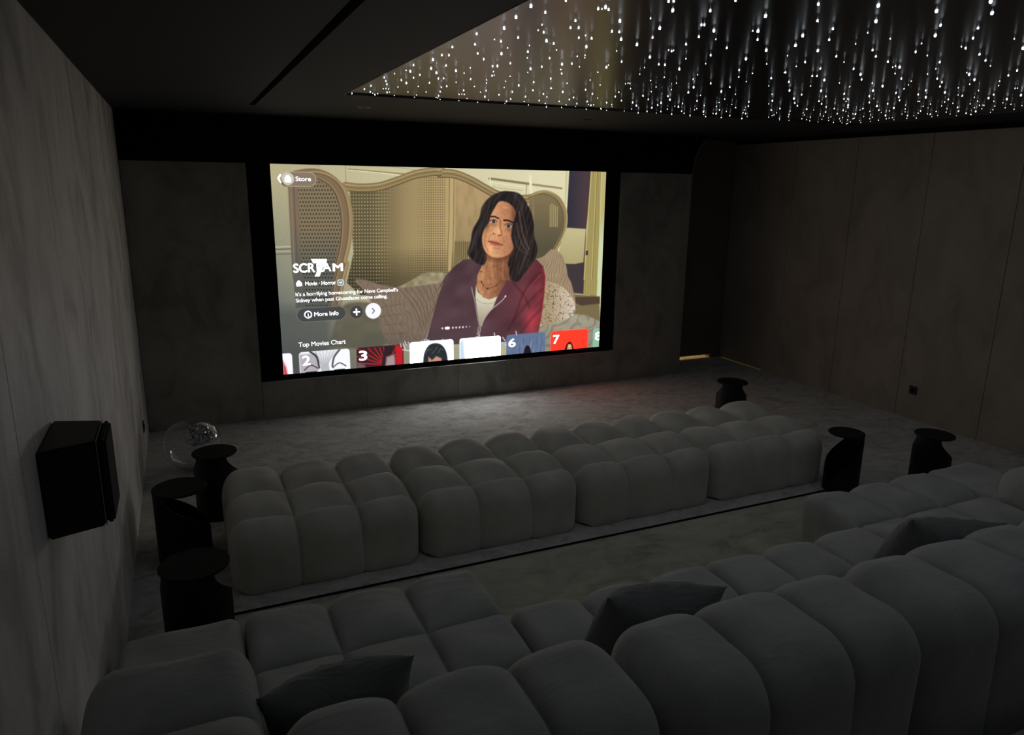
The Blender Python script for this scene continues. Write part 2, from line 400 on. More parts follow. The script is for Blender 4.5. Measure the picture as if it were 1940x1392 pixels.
for (x, y), lab in (((1.358, 5.82), 'small round recessed downlight in black ceiling near the left corner of the star panel'),
                    ((3.33, 5.85), 'small round recessed downlight in black ceiling behind the middle of the star panel')):
    t = empty('recessed_downlight', (x, y, ZC), lab, 'downlight', 'recessed downlights before the screen')
    ring('trim_ring', 0.034, 0.047, -0.004, 0.001, M_PALE if x < 2 else M_DARKMETAL, t)
    disc('lens', 0.034, -0.002, 0.0005, M_BLACK, t)

# ------------------------------------------------------------ side furniture
def socket(name, loc, rot, label):
    t = empty(name, loc, label, 'wall socket')
    t.rotation_euler = rot
    bm = bmesh.new(); add_box(bm, -0.042, 0.042, 0.0, 0.009, -0.042, 0.042, 0.003)
    bm_obj('cover_plate', bm, M_PLATE, t)
    bm = bmesh.new()
    bmesh.ops.create_cone(bm, cap_ends=True, segments=24, radius1=0.021, radius2=0.021, depth=0.004, matrix=Matrix.Translation((0, 0.010, 0)) @ Matrix.Rotation(math.pi / 2, 4, 'X'))
    bm_obj('outlet', bm, M_BLACK, t)
socket('wall_socket', (XR, 4.68, 0.29), (0, 0, math.pi / 2), 'small square black socket plate low on the right wall')
socket('wall_socket', (XL, 6.33, 0.265), (0, 0, -math.pi / 2), 'small black socket plate low on the left wall near the screen corner')

# loudspeaker on the left wall
t = empty('wall_speaker', (XL, 2.40, 1.34), 'black wedge shaped loudspeaker mounted on the left suede wall', 'speaker')
def wedge(bm, x0, x1, ya, yb, ya2, yb2, z0, z1, bev):
    vs = [bm.verts.new(p) for p in ((x0, ya, z0), (x0, yb, z0), (x1, yb2, z0), (x1, ya2, z0), (x0, ya, z1), (x0, yb, z1), (x1, yb2, z1), (x1, ya2, z1))]
    for f in ((0, 1, 2, 3), (7, 6, 5, 4), (0, 4, 5, 1), (1, 5, 6, 2), (2, 6, 7, 3), (3, 7, 4, 0)): bm.faces.new([vs[i] for i in f])
    bmesh.ops.recalc_face_normals(bm, faces=bm.faces)
    if bev: bmesh.ops.bevel(bm, geom=list(bm.edges), offset=bev, segments=3, affect='EDGES')
bm = bmesh.new(); wedge(bm, 0.002, 0.142, -0.16, 0.15, -0.112, 0.10, -0.132, 0.132, 0.006)
bm_obj('cabinet', bm, M_SPK, t, False)
bm = bmesh.new(); wedge(bm, 0.1425, 0.166, -0.111, 0.100, -0.106, 0.088, -0.126, 0.131, 0.007)
bm_obj('grille', bm, M_GRILLE, t, False)
bm = bmesh.new(); add_box(bm, 0.1405, 0.1435, -0.113, 0.101, -0.130, 0.1325, 0.001)
bm_obj('baffle', bm, M_STEEL, t)

# side tables: round top carried by a rolled sheet that opens with an S-shaped cut
def side_table(x, y, r, hgt, phi, label, k0=0.70, spread=1.0):
    t = empty('side_table', (x, y, 0.0), label, 'side table', 'black drum side tables beside the seating')
    disc('table_top', r, hgt - 0.012, hgt, M_TABLE, t, 64, 0.003)
    nz, na, th = 40, 72, 0.008
    bm = bmesh.new()
    def half(z):
        s = 1 - z / (hgt - 0.012)                      # 0 at the top, 1 at the floor
        s = min(1, s / 0.72 * spread)
        s = s * s * (3 - 2 * s)
        return k0 + (math.pi - k0) * s
    gi, go = [], []
    for i in range(nz + 1):
        z = (hgt - 0.0125) * i / nz
        th_half = half(z)
        rowi, rowo = [], []
        for j in range(na + 1):
            a = phi + th_half * (2 * j / na - 1)
            rowo.append(bm.verts.new((r * 0.985 * math.cos(a), r * 0.985 * math.sin(a), z)))
            rowi.append(bm.verts.new(((r * 0.985 - th) * math.cos(a), (r * 0.985 - th) * math.sin(a), z)))
        gi.append(rowi); go.append(rowo)
    for i in range(nz):
        for j in range(na):
            bm.faces.new((go[i][j], go[i][j + 1], go[i + 1][j + 1], go[i + 1][j]))
            bm.faces.new((gi[i][j], gi[i + 1][j], gi[i + 1][j + 1], gi[i][j + 1]))
        for j in (0, na):
            bm.faces.new((go[i][j], gi[i][j], gi[i + 1][j], go[i + 1][j]))
    for i in (0, nz):
        for j in range(na): bm.faces.new((go[i][j], go[i][j + 1], gi[i][j + 1], gi[i][j]))
    bm_obj('base', bm, M_TABLE, t, False)
    return t
D2R = math.radians
side_table(0.075, 4.99, 0.142, 0.45, D2R(-104), 'round black side table at the far left pouf corner, by the clear ball', 0.75)
side_table(-0.14, 4.44, 0.152, 0.45, D2R(190), 'middle of the three round black side tables along the left wall, open on its right')
side_table(-0.08, 3.42, 0.157, 0.463, D2R(-108), 'round black side table before the left sofa chaise, near the left wall', 0.87)
side_table(4.57, 5.14, 0.140, 0.45, D2R(-130), 'round black side table behind the far right end of the pouf row')
side_table(4.385, 3.665, 0.128, 0.45, D2R(-5), 'round black side table beside the near right corner of the pouf row', 0.62, 0.8)
side_table(4.93, 3.36, 0.135, 0.463, D2R(-164), 'round black side table behind the right sofa chaise, nearest the right wall')

# clear ball
t = empty('clear_ball', (-0.06, 5.90, 0.0), 'large clear plastic ball on the carpet in the left corner, crumpled film inside', 'ball')
R_ = 0.212
M_CLEAR, nt, b = new_mat('clear_plastic')
b.inputs['Base Color'].default_value = (0.96, 0.97, 1, 1)
b.inputs['Roughness'].default_value = 0.03
b.inputs['Transmission Weight'].default_value = 1.0
b.inputs['IOR'].default_value = 1.45
bump(nt, b, noise(nt, coords(nt, (1, 1, 1)), 3.0, 2), 0.15, 0.01)
for rr, nm, flip in ((R_, 'shell', False), (R_ - 0.004, 'inner_shell', True)):
    bm = bmesh.new()
    bmesh.ops.create_uvsphere(bm, u_segments=64, v_segments=40, radius=rr)
    for v in bm.verts: v.co.z += R_
    o = bm_obj(nm, bm, M_CLEAR, t, True)
    if flip: o.data.flip_normals()
M_FILM, nt, b = new_mat('crumpled_film')
b.inputs['Base Color'].default_value = (0.55, 0.6, 0.62, 1)
b.inputs['Roughness'].default_value = 0.12
b.inputs['Metallic'].default_value = 0.9
b.inputs['Alpha'].default_value = 0.7
bm = bmesh.new()
bmesh.ops.create_icosphere(bm, subdivisions=4, radius=1)
rnd = random.Random(3)
for v in bm.verts:
    k = 0.86 + 0.14 * math.sin(9 * v.co.x + 4 * v.co.y) * math.sin(11 * v.co.z + 3 * v.co.x) + rnd.uniform(-0.03, 0.03)
    v.co = Vector((v.co.x * 0.125 * k + 0.055, v.co.y * 0.11 * k, v.co.z * 0.10 * k + R_ + 0.075))
bm_obj('crumpled_film', bm, M_FILM, t, False)

# ------------------------------------------------------------ tufted upholstery
def axis_pts(a, b_, seams, step=0.0145):
    cuts = [a] + [s for s in seams if a < s < b_] + [b_]
    out = [a]
    for p, q in zip(cuts[:-1], cuts[1:]):
        n = max(2, int(round((q - p) / step)))
        # denser next to the cuts
        for i in range(1, n + 1):
            t_ = i / n
            t_ = 0.5 - 0.5 * math.cos(math.pi * t_) if n > 3 else t_
            t_ = 0.8 * t_ + 0.2 * i / n
            out.append(p + (q - p) * t_)
    return np.array(out)

def tufted(name, x0, x1, y0, y1, z0, z1, xs, ys, R, A, mat, parent, seed=0, half=0.175, zs=(), ybulge=1.0, fade=0.45, halfy=None, pw=2.6):
    """upholstered block: rounded box whose top and faces swell between stitched seams"""
    halfy = halfy or half
    X, Y, Z = axis_pts(x0, x1, xs), axis_pts(y0, y1, ys), axis_pts(z0, z1, zs, 0.02)
    P, F, idx = [], [], {}
    def vid(p):
        k = (round(p[0], 5), round(p[1], 5), round(p[2], 5))
        if k not in idx:
            idx[k] = len(P); P.append(p)
        return idx[k]
    def grid(U, V, fn, flip):
        g = [[vid(fn(u, v)) for v in V] for u in U]
        for i in range(len(U) - 1):
            for j in range(len(V) - 1):
                f = (g[i][j], g[i + 1][j], g[i + 1][j + 1], g[i][j + 1])
                F.append(f[::-1] if flip else f)
    grid(X, Y, lambda u, v: (u, v, z1), False)
    grid(X, Z, lambda u, v: (u, y0, v), False)
    grid(X, Z, lambda u, v: (u, y1, v), True)
    grid(Y, Z, lambda u, v: (x0, u, v), True)
    grid(Y, Z, lambda u, v: (x1, u, v), False)
    P = np.array(P, float)
    lo, hi = np.array([x0 + R, y0 + R, z0 + min(R, .05)]), np.array([x1 - R, y1 - R, z1 - R])
    c = np.minimum(np.maximum(P, lo), hi)
    d = P - c
    n = d / np.maximum(np.linalg.norm(d, axis=1)[:, None], 1e-9)
    rr = np.full(len(P), R)
    low = P[:, 2] < lo[2]
    Q = c + n * R
    Q[low, 2] = np.maximum(Q[low, 2], z0)
    def prof(v, seams, hw):
        if not len(seams): return np.ones_like(v)
        dd = np.min(np.abs(v[:, None] - np.array(seams)[None, :]), axis=1)
        t_ = np.clip(dd / hw, 0, 1)
        return 1 - (1 - t_) ** pw
    def groove(v, seams):
        if not len(seams): return np.zeros_like(v)
        dd = np.min(np.abs(v[:, None] - np.array(seams)[None, :]), axis=1)
        return np.exp(-(dd / 0.010) ** 1.3)
    rx, ry = groove(Q[:, 0], xs), groove(Q[:, 1], ys)
    gx = prof(Q[:, 0], xs, half); gy = prof(Q[:, 1], ys, halfy)
    wx, wy = np.abs(n[:, 0]) ** 2, np.abs(n[:, 1]) ** 2
    gx = gx * (1 - wx) + wx; gy = gy * (1 - wy) + wy
    pinch = np.maximum(rx * (1 - wx), ry * (1 - wy))
    zf = np.clip((Q[:, 2] - z0) / (z1 - z0), 0, 1)
    side = 1 - np.clip(n[:, 2], 0, 1) ** 1.2
    k = 1 - side * (1 - (0.12 + fade * zf ** 2))          # seams flatten out towards the floor
    rs = np.random.RandomState(seed)
    ph = rs.uniform(0, 6.28, 6)
    wob = 0.0035 * (np.sin(Q[:, 0] * 9 + ph[0]) * np.sin(Q[:, 1] * 11 + ph[1]) + np.sin(Q[:, 0] * 17 + Q[:, 1] * 13 + ph[2]))
    h = A * (gx * gy * k + 0.8 * (1 - k)) + wob * (gx * gy) * k - 0.022 * pinch * (0.25 + 0.75 * k)
    n = n * np.array([0.12, 1.0, 1.0])                    # neighbours press against each other sideways
    Q = Q + n * h[:, None]
    return mesh_obj(name, Q, F, mat, parent, True)

def localised(o, base):
    o.data.transform(Matrix.Translation((-base[0], -base[1], -base[2])))
    return o

# front row: four poufs, each three tufts wide
poufs = []
pl = ['grey tufted pouf at the left end of the front row, beside the black side tables',
      'grey tufted pouf second from the left end of the front row',
      'grey tufted pouf second from the right end of the front row',
      'grey tufted pouf at the right end of the front row, by the lone drum table']
for i in range(4):
    x0 = 0.095 + i * 1.078
    base = (x0 + 0.53, 4.27, 0)
    t = empty('tufted_pouf', base, pl[i], 'pouf', 'row of tufted poufs before the screen')
    w = 1.062
    xs = [x0 + w / 3, x0 + 2 * w / 3]
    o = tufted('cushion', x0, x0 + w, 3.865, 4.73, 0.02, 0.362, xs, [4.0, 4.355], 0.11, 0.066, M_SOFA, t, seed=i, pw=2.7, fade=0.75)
    localised(o, base)
    box('plinth', -0.49, 0.49, -0.34, 0.36, 0.0, 0.05, M_BLACK, t)

# rear sofa, modules side by side
SEAT_Z = 0.372
fb = -0.013
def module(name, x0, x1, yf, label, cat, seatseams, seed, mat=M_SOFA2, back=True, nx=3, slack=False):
    base = ((x0 + x1) / 2, 1.9, fb)
    t = empty(name, base, label, cat, 'modules of the long tufted sofa')
    w = x1 - x0
    xs = [x0 + w * k / nx for k in range(1, nx)]
    o = tufted('seat', x0 + 0.004, x1 - 0.004, 1.80, yf, 0.0, SEAT_Z, xs, seatseams, 0.05, 0.042, mat, t, seed=seed, pw=3.2)
    localised(o, base)
    if back:
        o = tufted('backrest', x0 + 0.004, x1 - 0.004, 1.40, 1.83, 0.0, 0.775, xs, [], 0.13, 0.036, mat, t, seed=seed + 10, fade=0.8, pw=3.6)
        localised(o, base)
    return t
ch = module('sofa_chaise', 0.095, 1.155, 2.985, 'long grey tufted chaise section at the left end of the rear sofa, creased fabric', 'sofa section', [2.255, 2.61], 21)
sm = [o for o in ch.children if o.name.startswith('seat')][0].data
for v in sm.vertices:                                  # slack cloth, creased where people sit
    if v.co.z > 0.25:
        x, y = v.co.x + 0.625, v.co.y + 1.9
        for xc, yc, a_, fx, fy, wx_, wy_ in ((0.36, 2.78, .0035, 55, 60, .07, .05), (0.60, 2.86, .004, 30, 70, .07, .04), (0.98, 2.86, .006, 16, 105, .17, .06), (0.36, 2.45, .004, 20, 60, .12, .04), (0.95, 2.48, .0025, 25, 80, .12, .05)):
            v.co.z += a_ * math.sin(fy * (y - yc) + fx * (x - xc)) * math.exp(-((x - xc) / wx_) ** 2 - ((y - yc) / wy_) ** 2)
module('sofa_section', 1.157, 2.215, 2.575, 'shorter grey sofa section directly right of the left chaise', 'sofa section', [2.255], 22)
module('sofa_section', 2.217, 3.285, 2.575, 'shorter grey sofa section directly left of the right chaise', 'sofa section', [2.255], 23)
module('sofa_chaise', 3.289, 4.352, 2.985, 'long grey tufted chaise section at the right end of the rear sofa', 'sofa section', [2.255, 2.61], 24)

# arm sections
def arm(x0, x1, ysplit, ztop, label, seed, ys):
    base = ((x0 + x1) / 2, 2.1, fb)
    t = empty('corner_sofa_section', base, label, 'sofa section', 'modules of the long tufted sofa')
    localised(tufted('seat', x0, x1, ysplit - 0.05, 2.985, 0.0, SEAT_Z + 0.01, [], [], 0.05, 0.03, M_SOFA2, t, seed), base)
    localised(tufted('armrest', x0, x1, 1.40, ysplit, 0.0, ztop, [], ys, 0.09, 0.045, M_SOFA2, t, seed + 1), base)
arm(-0.375, 0.088, 2.20, 0.765, 'wide grey sofa armrest squeezed between the left wall and the chaise', 31, [1.57, 1.885])
arm(4.360, 4.81, 2.52, 0.56, 'grey sofa armrest at the right end beyond the right chaise', 33, [1.75, 2.1])

# loose cushions
def pillow(loc, rot, w, hgt, th, label, seed):
    n = 34
    P, F = [], []
    rs = random.Random(seed)
    ph = [rs.uniform(0, 6.28) for _ in range(8)]
    def pt(u, v, s):
        a, b_ = u * 2 - 1, v * 2 - 1
        e = (1 - abs(a) ** 2.4) * (1 - abs(b_) ** 2.4)
        x = a * w / 2 * (1 - 0.05 * (1 - b_ * b_) * abs(a) ** 3)
        z = b_ * hgt / 2 * (1 - 0.10 * (1 - a * a) * abs(b_) ** 3)
        wr = 0.006 * math.sin(14 * a + 5 * b_ + ph[0]) * math.sin(6 * b_ + ph[1]) + 0.004 * math.sin(27 * b_ - 9 * a + ph[2])
        y = s * (th / 2 * max(e, 0) ** 0.6 + wr * max(e, 0) ** 0.5)
        z -= 0.03 * (1 - a * a) * (b_ > 0) * b_
        return (x, y, z)
    for s in (1, -1):
        off = len(P)
        for i in range(n + 1):
            for j in range(n + 1): P.append(pt(i / n, j / n, s))
        for i in range(n):
            for j in range(n):
                q = (off + i * (n + 1) + j, off + (i + 1) * (n + 1) + j, off + (i + 1) * (n + 1) + j + 1, off + i * (n + 1) + j + 1)
                F.append(q if s < 0 else q[::-1])
    o = mesh_obj('throw_cushion', P, F, M_PILLOW, None, True)
    bm = bmesh.new(); bm.from_mesh(o.data); bmesh.ops.remove_doubles(bm, verts=bm.verts, dist=0.0005); bm.to_mesh(o.data); bm.free()
    o.data.shade_smooth()
    o.location = loc; o.rotation_euler = rot
    return tag(o, label, 'cushion', 'throw cushions on the rear sofa')
pillow((0.33, 2.03, 0.585), (D2R(28), D2R(-4), D2R(-3)), 0.47, 0.41, 0.23, 'dark grey throw cushion leaning on the backrest of the left chaise', 1)
pillow((1.52, 2.04, 0.585), (D2R(30), D2R(3), D2R(-8)), 0.49, 0.41, 0.24, 'dark grey throw cushion leaning on the section right of the left chaise', 2)
pillow((3.12, 2.04, 0.570), (D2R(30), D2R(6), D2R(-14)), 0.51, 0.41, 0.22, 'dark grey throw cushion with a raised corner, leaning by the right chaise', 3)

# ------------------------------------------------------------ fibre-optic stars
M_STAR = emit('star_tip', (0.88, 0.93, 1.0), STAR_POWER)
M_STARSIDE = emit('star_side', (0.90, 0.94, 1.0), 1.25)
M_STARMID = emit('star_neck', (0.75, 0.82, 1.0), 0.32)
M_STARTAIL = emit('star_strand', (0.75, 0.82, 1.0), 0.08)
def star_bm(bm, x, y, z, r, L):
    """a short fibre end: glowing drop, thinner and dimmer towards the ceiling"""
    prof_ = [(0, 0, 0), (r * 0.62, r * 0.12, 0), (r, r * 0.9, 1), (r * 0.75, r * 1.75, 1), (r * 0.42, r * 2.6, 2), (r * 0.28, L * 0.6 + r, 3), (r * 0.10, L, 3)]
    n = 6
    prev = None
    for rad, dz, mi in prof_:
        if rad == 0: cur = [bm.verts.new((x, y, z + dz))]
        else: cur = [bm.verts.new((x + rad * math.cos(2 * math.pi * i / n), y + rad * math.sin(2 * math.pi * i / n), z + dz)) for i in range(n)]
        if prev:
            for i in range(n):
                if len(prev) == 1: f = bm.faces.new((prev[0], cur[(i + 1) % n], cur[i]))
                else: f = bm.faces.new((prev[i], prev[(i + 1) % n], cur[(i + 1) % n], cur[i]))
                f.material_index = mi
        prev = cur
stars = [tuple(int(v) for v in s.split(',')) for s in STARS.split(';')]
SL = 0.021
protos = {}
for size, r in ((1, 0.0025), (2, 0.0042), (3, 0.0056)):
    bm = bmesh.new(); star_bm(bm, 0, 0, 0, r, SL if size > 1 else SL * 0.7)
    me = bpy.data.meshes.new('star_light'); bm.to_mesh(me); bm.free()
    for m in (M_STAR, M_STARSIDE, M_STARMID, M_STARTAIL): me.materials.append(m)
    protos[size] = me
ztop = ZC + 0.012
# the stars that show largest: nearest to the camera and brightest
order = sorted(range(len(stars)), key=lambda i: (stars[i][0] ** 2 + stars[i][1] ** 2) ** 0.5 / 1e3 - 1.2 * stars[i][2])
single = set(order[:300])
rest = bmesh.new()
for i, (X, Y, s) in enumerate(stars):
    L = SL if s > 1 else SL * 0.7
    if i in single:
        o = bpy.data.objects.new('star_light', protos[s])
        o.location = (X / 1000, Y / 1000, ztop - L)
        link(o)
        tag(o, 'tiny white fibre-optic star light hanging from the dark star ceiling', 'star light', 'fibre-optic stars in the ceiling panel')
    else:
        star_bm(rest, X / 1000, Y / 1000, ztop - L, {1: 0.0025, 2: 0.0042, 3: 0.0056}[s], L)
rf = random.Random(12)
k = 0
while k < 280:                                         # the panel goes on overhead and to the right of the sofa
    x, y = rf.uniform(PX0 + .05, PX1 - .05), rf.uniform(PY0 + .05, 3.7)
    s = rf.choice((1, 1, 2, 2, 3))
    if not (x > 1.57 * y + .08 or y < 2.12 - .5 * (x - 1.07)): continue
    k += 1
    L = SL if s > 1 else SL * 0.7
    star_bm(rest, x, y, ztop - L, {1: 0.0025, 2: 0.0042, 3: 0.0056}[s], L)
me = bpy.data.meshes.new('star_field'); rest.to_mesh(me); rest.free()
for m in (M_STAR, M_STARSIDE, M_STARMID, M_STARTAIL): me.materials.append(m)
tag(link(bpy.data.objects.new('star_field', me)), 'field of smaller fibre-optic star points scattered over the dark ceiling panel', 'star lights', None, 'stuff')
# ------------------------------------------------------------ the picture on the screen
NX_, NZ_ = 830, 466
uu, vv = np.meshgrid(np.linspace(0, 1, NX_), np.linspace(0, 1, NZ_))
# drawing coordinates: a sheet of 1940 x 1392 units in which the picture was sketched
Hm = np.array([[904.592793, 60.8373871, 513.0], [92.6979730, 454.842122, 306.0], [0.2305493, 0.0685984862, 1.0]])
w_ = Hm[2, 0] * uu + Hm[2, 1] * vv + 1
PXs = (Hm[0, 0] * uu + Hm[0, 1] * vv + Hm[0, 2]) / w_
PYs = (Hm[1, 0] * uu + Hm[1, 1] * vv + Hm[1, 2]) / w_
Hi = np.linalg.inv(Hm)
def to_uv(x, y):
    q = Hi @ np.array([x, y, 1.0])
    return q[0] / q[2], q[1] / q[2]
img = np.zeros((NZ_, NX_, 3))
A_ = lambda X, Y: (480 + X * .18557, 280 + Y * .18557)
B_ = lambda X, Y: (820 + X * .18557, 290 + Y * .18557)
C_ = lambda X, Y: (500 + X * .18557, 480 + Y * .18557)
D_ = lambda X, Y: (800 + X * .19588, 500 + Y * .19588)
I_ = lambda X, Y: (X, Y)
def P_(f, s): return [f(*map(float, q.split(','))) for q in s.split()]
def spline(pts, closed=True, k=6):
    n = len(pts); out = []
    for i in range(n if closed else n - 1):
        p = [np.array(pts[(i + j) % n] if closed else pts[min(max(i + j, 0), n - 1)], float) for j in (-1, 0, 1, 2)]
        for t in np.arange(k) / k:
            out.append(tuple(0.5 * (2 * p[1] + (p[2] - p[0]) * t + (2 * p[0] - 5 * p[1] + 4 * p[2] - p[3]) * t * t + (3 * p[1] - p[0] - 3 * p[2] + p[3]) * t ** 3)))
    if not closed: out.append(tuple(pts[-1]))
    return out
def window(pts, pad, X, Y):
    a = np.array(pts)
    m = (X > a[:, 0].min() - pad) & (X < a[:, 0].max() + pad) & (Y > a[:, 1].min() - pad) & (Y < a[:, 1].max() + pad)
    return np.nonzero(m)
def seg_dist(x, y, a, b_):
    ax, ay = a; dx, dy = b_[0] - ax, b_[1] - ay
    L = dx * dx + dy * dy + 1e-9
    t = np.clip(((x - ax) * dx + (y - ay) * dy) / L, 0, 1)
    return np.hypot(x - ax - t * dx, y - ay - t * dy), t
def mask_poly(pts, feather, X, Y):
    I = window(pts, feather + 1, X, Y)
    x, y = X[I], Y[I]
    d = np.full(x.shape, 1e9); inside = np.zeros(x.shape, bool)
    n = len(pts)
    for i in range(n):
        a, b_ = pts[i], pts[(i + 1) % n]
        dd, _ = seg_dist(x, y, a, b_); d = np.minimum(d, dd)
        c = ((a[1] > y) != (b_[1] > y))
        xi = (b_[0] - a[0]) * (y - a[1]) / ((b_[1] - a[1]) if b_[1] != a[1] else 1e-9) + a[0]
        inside ^= c & (x < xi)
    sd = np.where(inside, d, -d)
    return I, np.clip(sd / max(feather, 1e-3) * 0.5 + 0.5, 0, 1), d
def blend(I, al, col):
    col = col(PXs[I], PYs[I]) if callable(col) else np.array(col, float)
    img[I] = img[I] * (1 - al[:, None]) + col * al[:, None]
def poly(pts, col, feather=0.8, smooth=False, alpha=1.0, space=None):
    if smooth: pts = spline(pts)
    I, a, _ = mask_poly(pts, feather, *(space or (PXs, PYs)))
    blend(I, a * alpha, col)
def line(pts, col, w=1.0, smooth=True, alpha=1.0, w1=None, soft=0.6, space=None):
    X, Y = space or (PXs, PYs)
    if smooth and len(pts) > 2: pts = spline(pts, False)
    I = window(pts, w + 2, X, Y); x, y = X[I], Y[I]
    best = np.full(x.shape, -1e9); n = len(pts) - 1
    for i in range(n):
        d, t = seg_dist(x, y, pts[i], pts[i + 1])
        ww = w if w1 is None else w + (w1 - w) * (i + t) / n
        best = np.maximum(best, ww / 2 - d)
    blend(I, np.clip(best / soft * 0.5 + 0.5, 0, 1) * alpha, col)
def lerpc(a, b_, t):
    t = np.clip(t, 0, 1)[..., None]
    return np.array(a, float) * (1 - t) + np.array(b_, float) * t
RS = np.random.RandomState(7)
def vnoise(x, y, s, seed=0):
    r = np.random.RandomState(seed).rand(64, 64)
    x = x / s; y = y / s
    xi, yi = np.floor(x).astype(int), np.floor(y).astype(int)
    fx, fy = x - xi, y - yi
    fx = fx * fx * (3 - 2 * fx); fy = fy * fy * (3 - 2 * fy)
    g = lambda a, b_: r[a % 64, b_ % 64]
    return (g(xi, yi) * (1 - fx) + g(xi + 1, yi) * fx) * (1 - fy) + (g(xi, yi + 1) * (1 - fx) + g(xi + 1, yi + 1) * fx) * fy
def where_poly(pts, fn, smooth=False, feather=1.0):
    """colour a region with fn(x, y, distance to outline)"""
    if smooth: pts = spline(pts)
    I, a, d = mask_poly(pts, feather, PXs, PYs)
    c = fn(PXs[I], PYs[I], d)
    al = a
    if isinstance(c, tuple): c, al = c[0], a * c[1]
    img[I] = img[I] * (1 - al[:, None]) + c * al[:, None]

# room wall behind the bed
t1 = np.clip((PXs - 560) / 480, 0, 1)
img[:] = lerpc((176, 168, 132), (214, 208, 172), t1)
tl = np.clip((PYs - 330) / 250, 0, 1) * np.clip((720 - PXs) / 200, 0, 1)
img[:] = img * (1 - tl[..., None]) + np.array((112, 116, 108)) * tl[..., None]
# wall panelling
for s, c, w in (('0,140 400,150 700,180', (150, 140, 105), 1.2), ('960,175 965,350', (150, 142, 108), 1.6), ('990,212 1300,240 1600,268', (140, 128, 90), 2.2), ('985,222 1300,252 1560,285', (222, 216, 180), 1.4), ('1000,180 1400,190 1720,230', (160, 150, 110), 1.2)):
    line(P_(A_, s), c, w)
for s, c, w in (('605,262 1000,318', (130, 118, 82), 4.5), ('600,300 960,350', (222, 216, 182), 1.6), ('1040,325 1335,365', (150, 138, 98), 4), ('1020,240 1030,420', (226, 220, 188), 5), ('610,250 615,330', (226, 220, 188), 2), ('985,320 975,430', (150, 140, 104), 1.4), ('640,345 700,360 940,385', (160, 150, 115), 1), ('1390,190 1375,520', (196, 186, 140), 3)):
    line(P_(B_, s), c, w, False)
for s, c in (('215,1010 395,1005', (190, 184, 150)), ('215,1035 395,1030', (96, 92, 74)), ('215,1055 395,1050', (170, 166, 135)), ('215,1085 395,1080', (100, 98, 82))):
    line(P_(A_, s), c, 1.8, False)
# dark room and door frame at the right
poly(P_(B_, '1418,150 1640,150 1612,540 1585,800 1570,1400 1380,1400 1392,600'), lambda x, y: lerpc((50, 48, 60), (72, 58, 62), (x - 1082) / 30), 0.8)
poly(P_(D_, '1395,-10 1600,-10 1580,300 1450,310'), (64, 54, 58), 0.8)
poly(P_(B_, '1636,150 1800,150 1790,900 1760,1500 1555,1500 1575,1000 1612,540'), lambda x, y: lerpc((160, 146, 88), (150, 136, 84), np.sin(x * 1.3) * .5 + .5), 0.8)
line(P_(B_, '1640,190 1612,560 1590,900 1565,1290'), (186, 172, 112), 2.0, False)
line(P_(B_, '1692,190 1668,700 1640,1290'), (196, 182, 118), 1.2, False)
line(P_(B_, '1700,190 1676,700 1648,1290'), (112, 100, 58), 1.0, False)
line(P_(B_, '1745,190 1728,700 1705,1290'), (196, 186, 128), 2.6, False)
poly(P_(B_, '1752,190 1795,185 1760,1500 1690,1500 1725,800'), lambda x, y: lerpc((178, 168, 116), (196, 206, 168), (y - 400) / 60), 1.0)
poly(P_(B_, '1583,1000 1606,1000 1603,1045 1580,1045'), (58, 52, 48), 0.6)
# headboard: centre cane, frames, wings
def cane_dark(x, y, d):
    s = 5.6
    px_ = ((x - 560) / s); py_ = ((y - 340) / 7.6)
    px_ = px_ + 0.5 * (np.floor(py_) % 2)
    fx, fy = px_ % 1 - .5, py_ % 1 - .5
    hole = np.clip((0.33 - np.hypot(fx, fy)) * 6, 0, 1)
    base = lerpc((126, 112, 88), (92, 92, 84), (y - 430) / 90)
    return base * (1 - hole[:, None] * .52)
def cane_mid(x, y, d):
    base = lerpc((118, 106, 76), (176, 152, 106), (x - 700) / 140)
    base = base * (1 - .30 * np.clip((y - 470) / 60, 0, 1)[:, None])
    s = 5.4
    fx, fy = ((x - 676) / s) % 1 - .5, ((y - 372) / 6.6) % 1 - .5
    dot = np.clip((0.30 - np.hypot(fx, fy)) * 6, 0, 1) * np.clip((752 - x) / 30, 0, 1)
    base = base * (1 - .20 * np.clip((770 - x) / 60, 0, 1)[:, None]) + dot[:, None] * np.array((70, 66, 50))
    g = np.minimum(np.abs(((x - 800) / 4.3) % 1 - .5), np.abs(((y - 360) / 4.6) % 1 - .5) + 0.02)
    grid_ = np.clip((g - 0.14) * 6, 0, 1) * (np.clip((x - 790) / 30, 0, 1) * (1 - np.clip((x - 846) / 6, 0, 1)) + 0.55 * np.clip((y - 460) / 30, 0, 1) * np.clip((x - 740) / 40, 0, 1))
    return base * (1 - .34 * np.clip(grid_, 0, 1)[:, None])
centre = P_(A_, '1000,400 1250,400 1500,345 1700,270 1940,235') + P_(B_, '0,205 120,200 250,215 420,285 560,365 680,430 700,700 640,1300 0,1500') + P_(C_, '1700,430 1000,430 860,300 930,0')
where_poly(centre, cane_mid)
where_poly(P_(B_, '262,225 420,285 560,365 680,430 560,700 430,1010 390,1080 250,1180'), lambda x, y, d: lerpc((172, 146, 104), (150, 130, 92), (y - 380) / 90) * (1 - .12 * np.clip(vnoise(x, y * .3, 6, 3) - .3, 0, 1)[:, None]))
where_poly(P_(B_, '245,900 400,905 380,1090 300,1100 240,1190'), lambda x, y, d: np.array((140, 124, 86.)) * (1 - .3 * np.clip((np.abs(((x - 800) / 3.6) % 1 - .5) - .15) * 6, 0, 1)[:, None]))
line(P_(B_, '195,262 190,700 165,1225'), (112, 96, 66), 1.2, False)
line(P_(B_, '222,262 215,700 195,1200'), (178, 158, 112), 5.5, False)
line(P_(B_, '243,262 238,700 222,1180'), (106, 92, 62), 1.0, False)
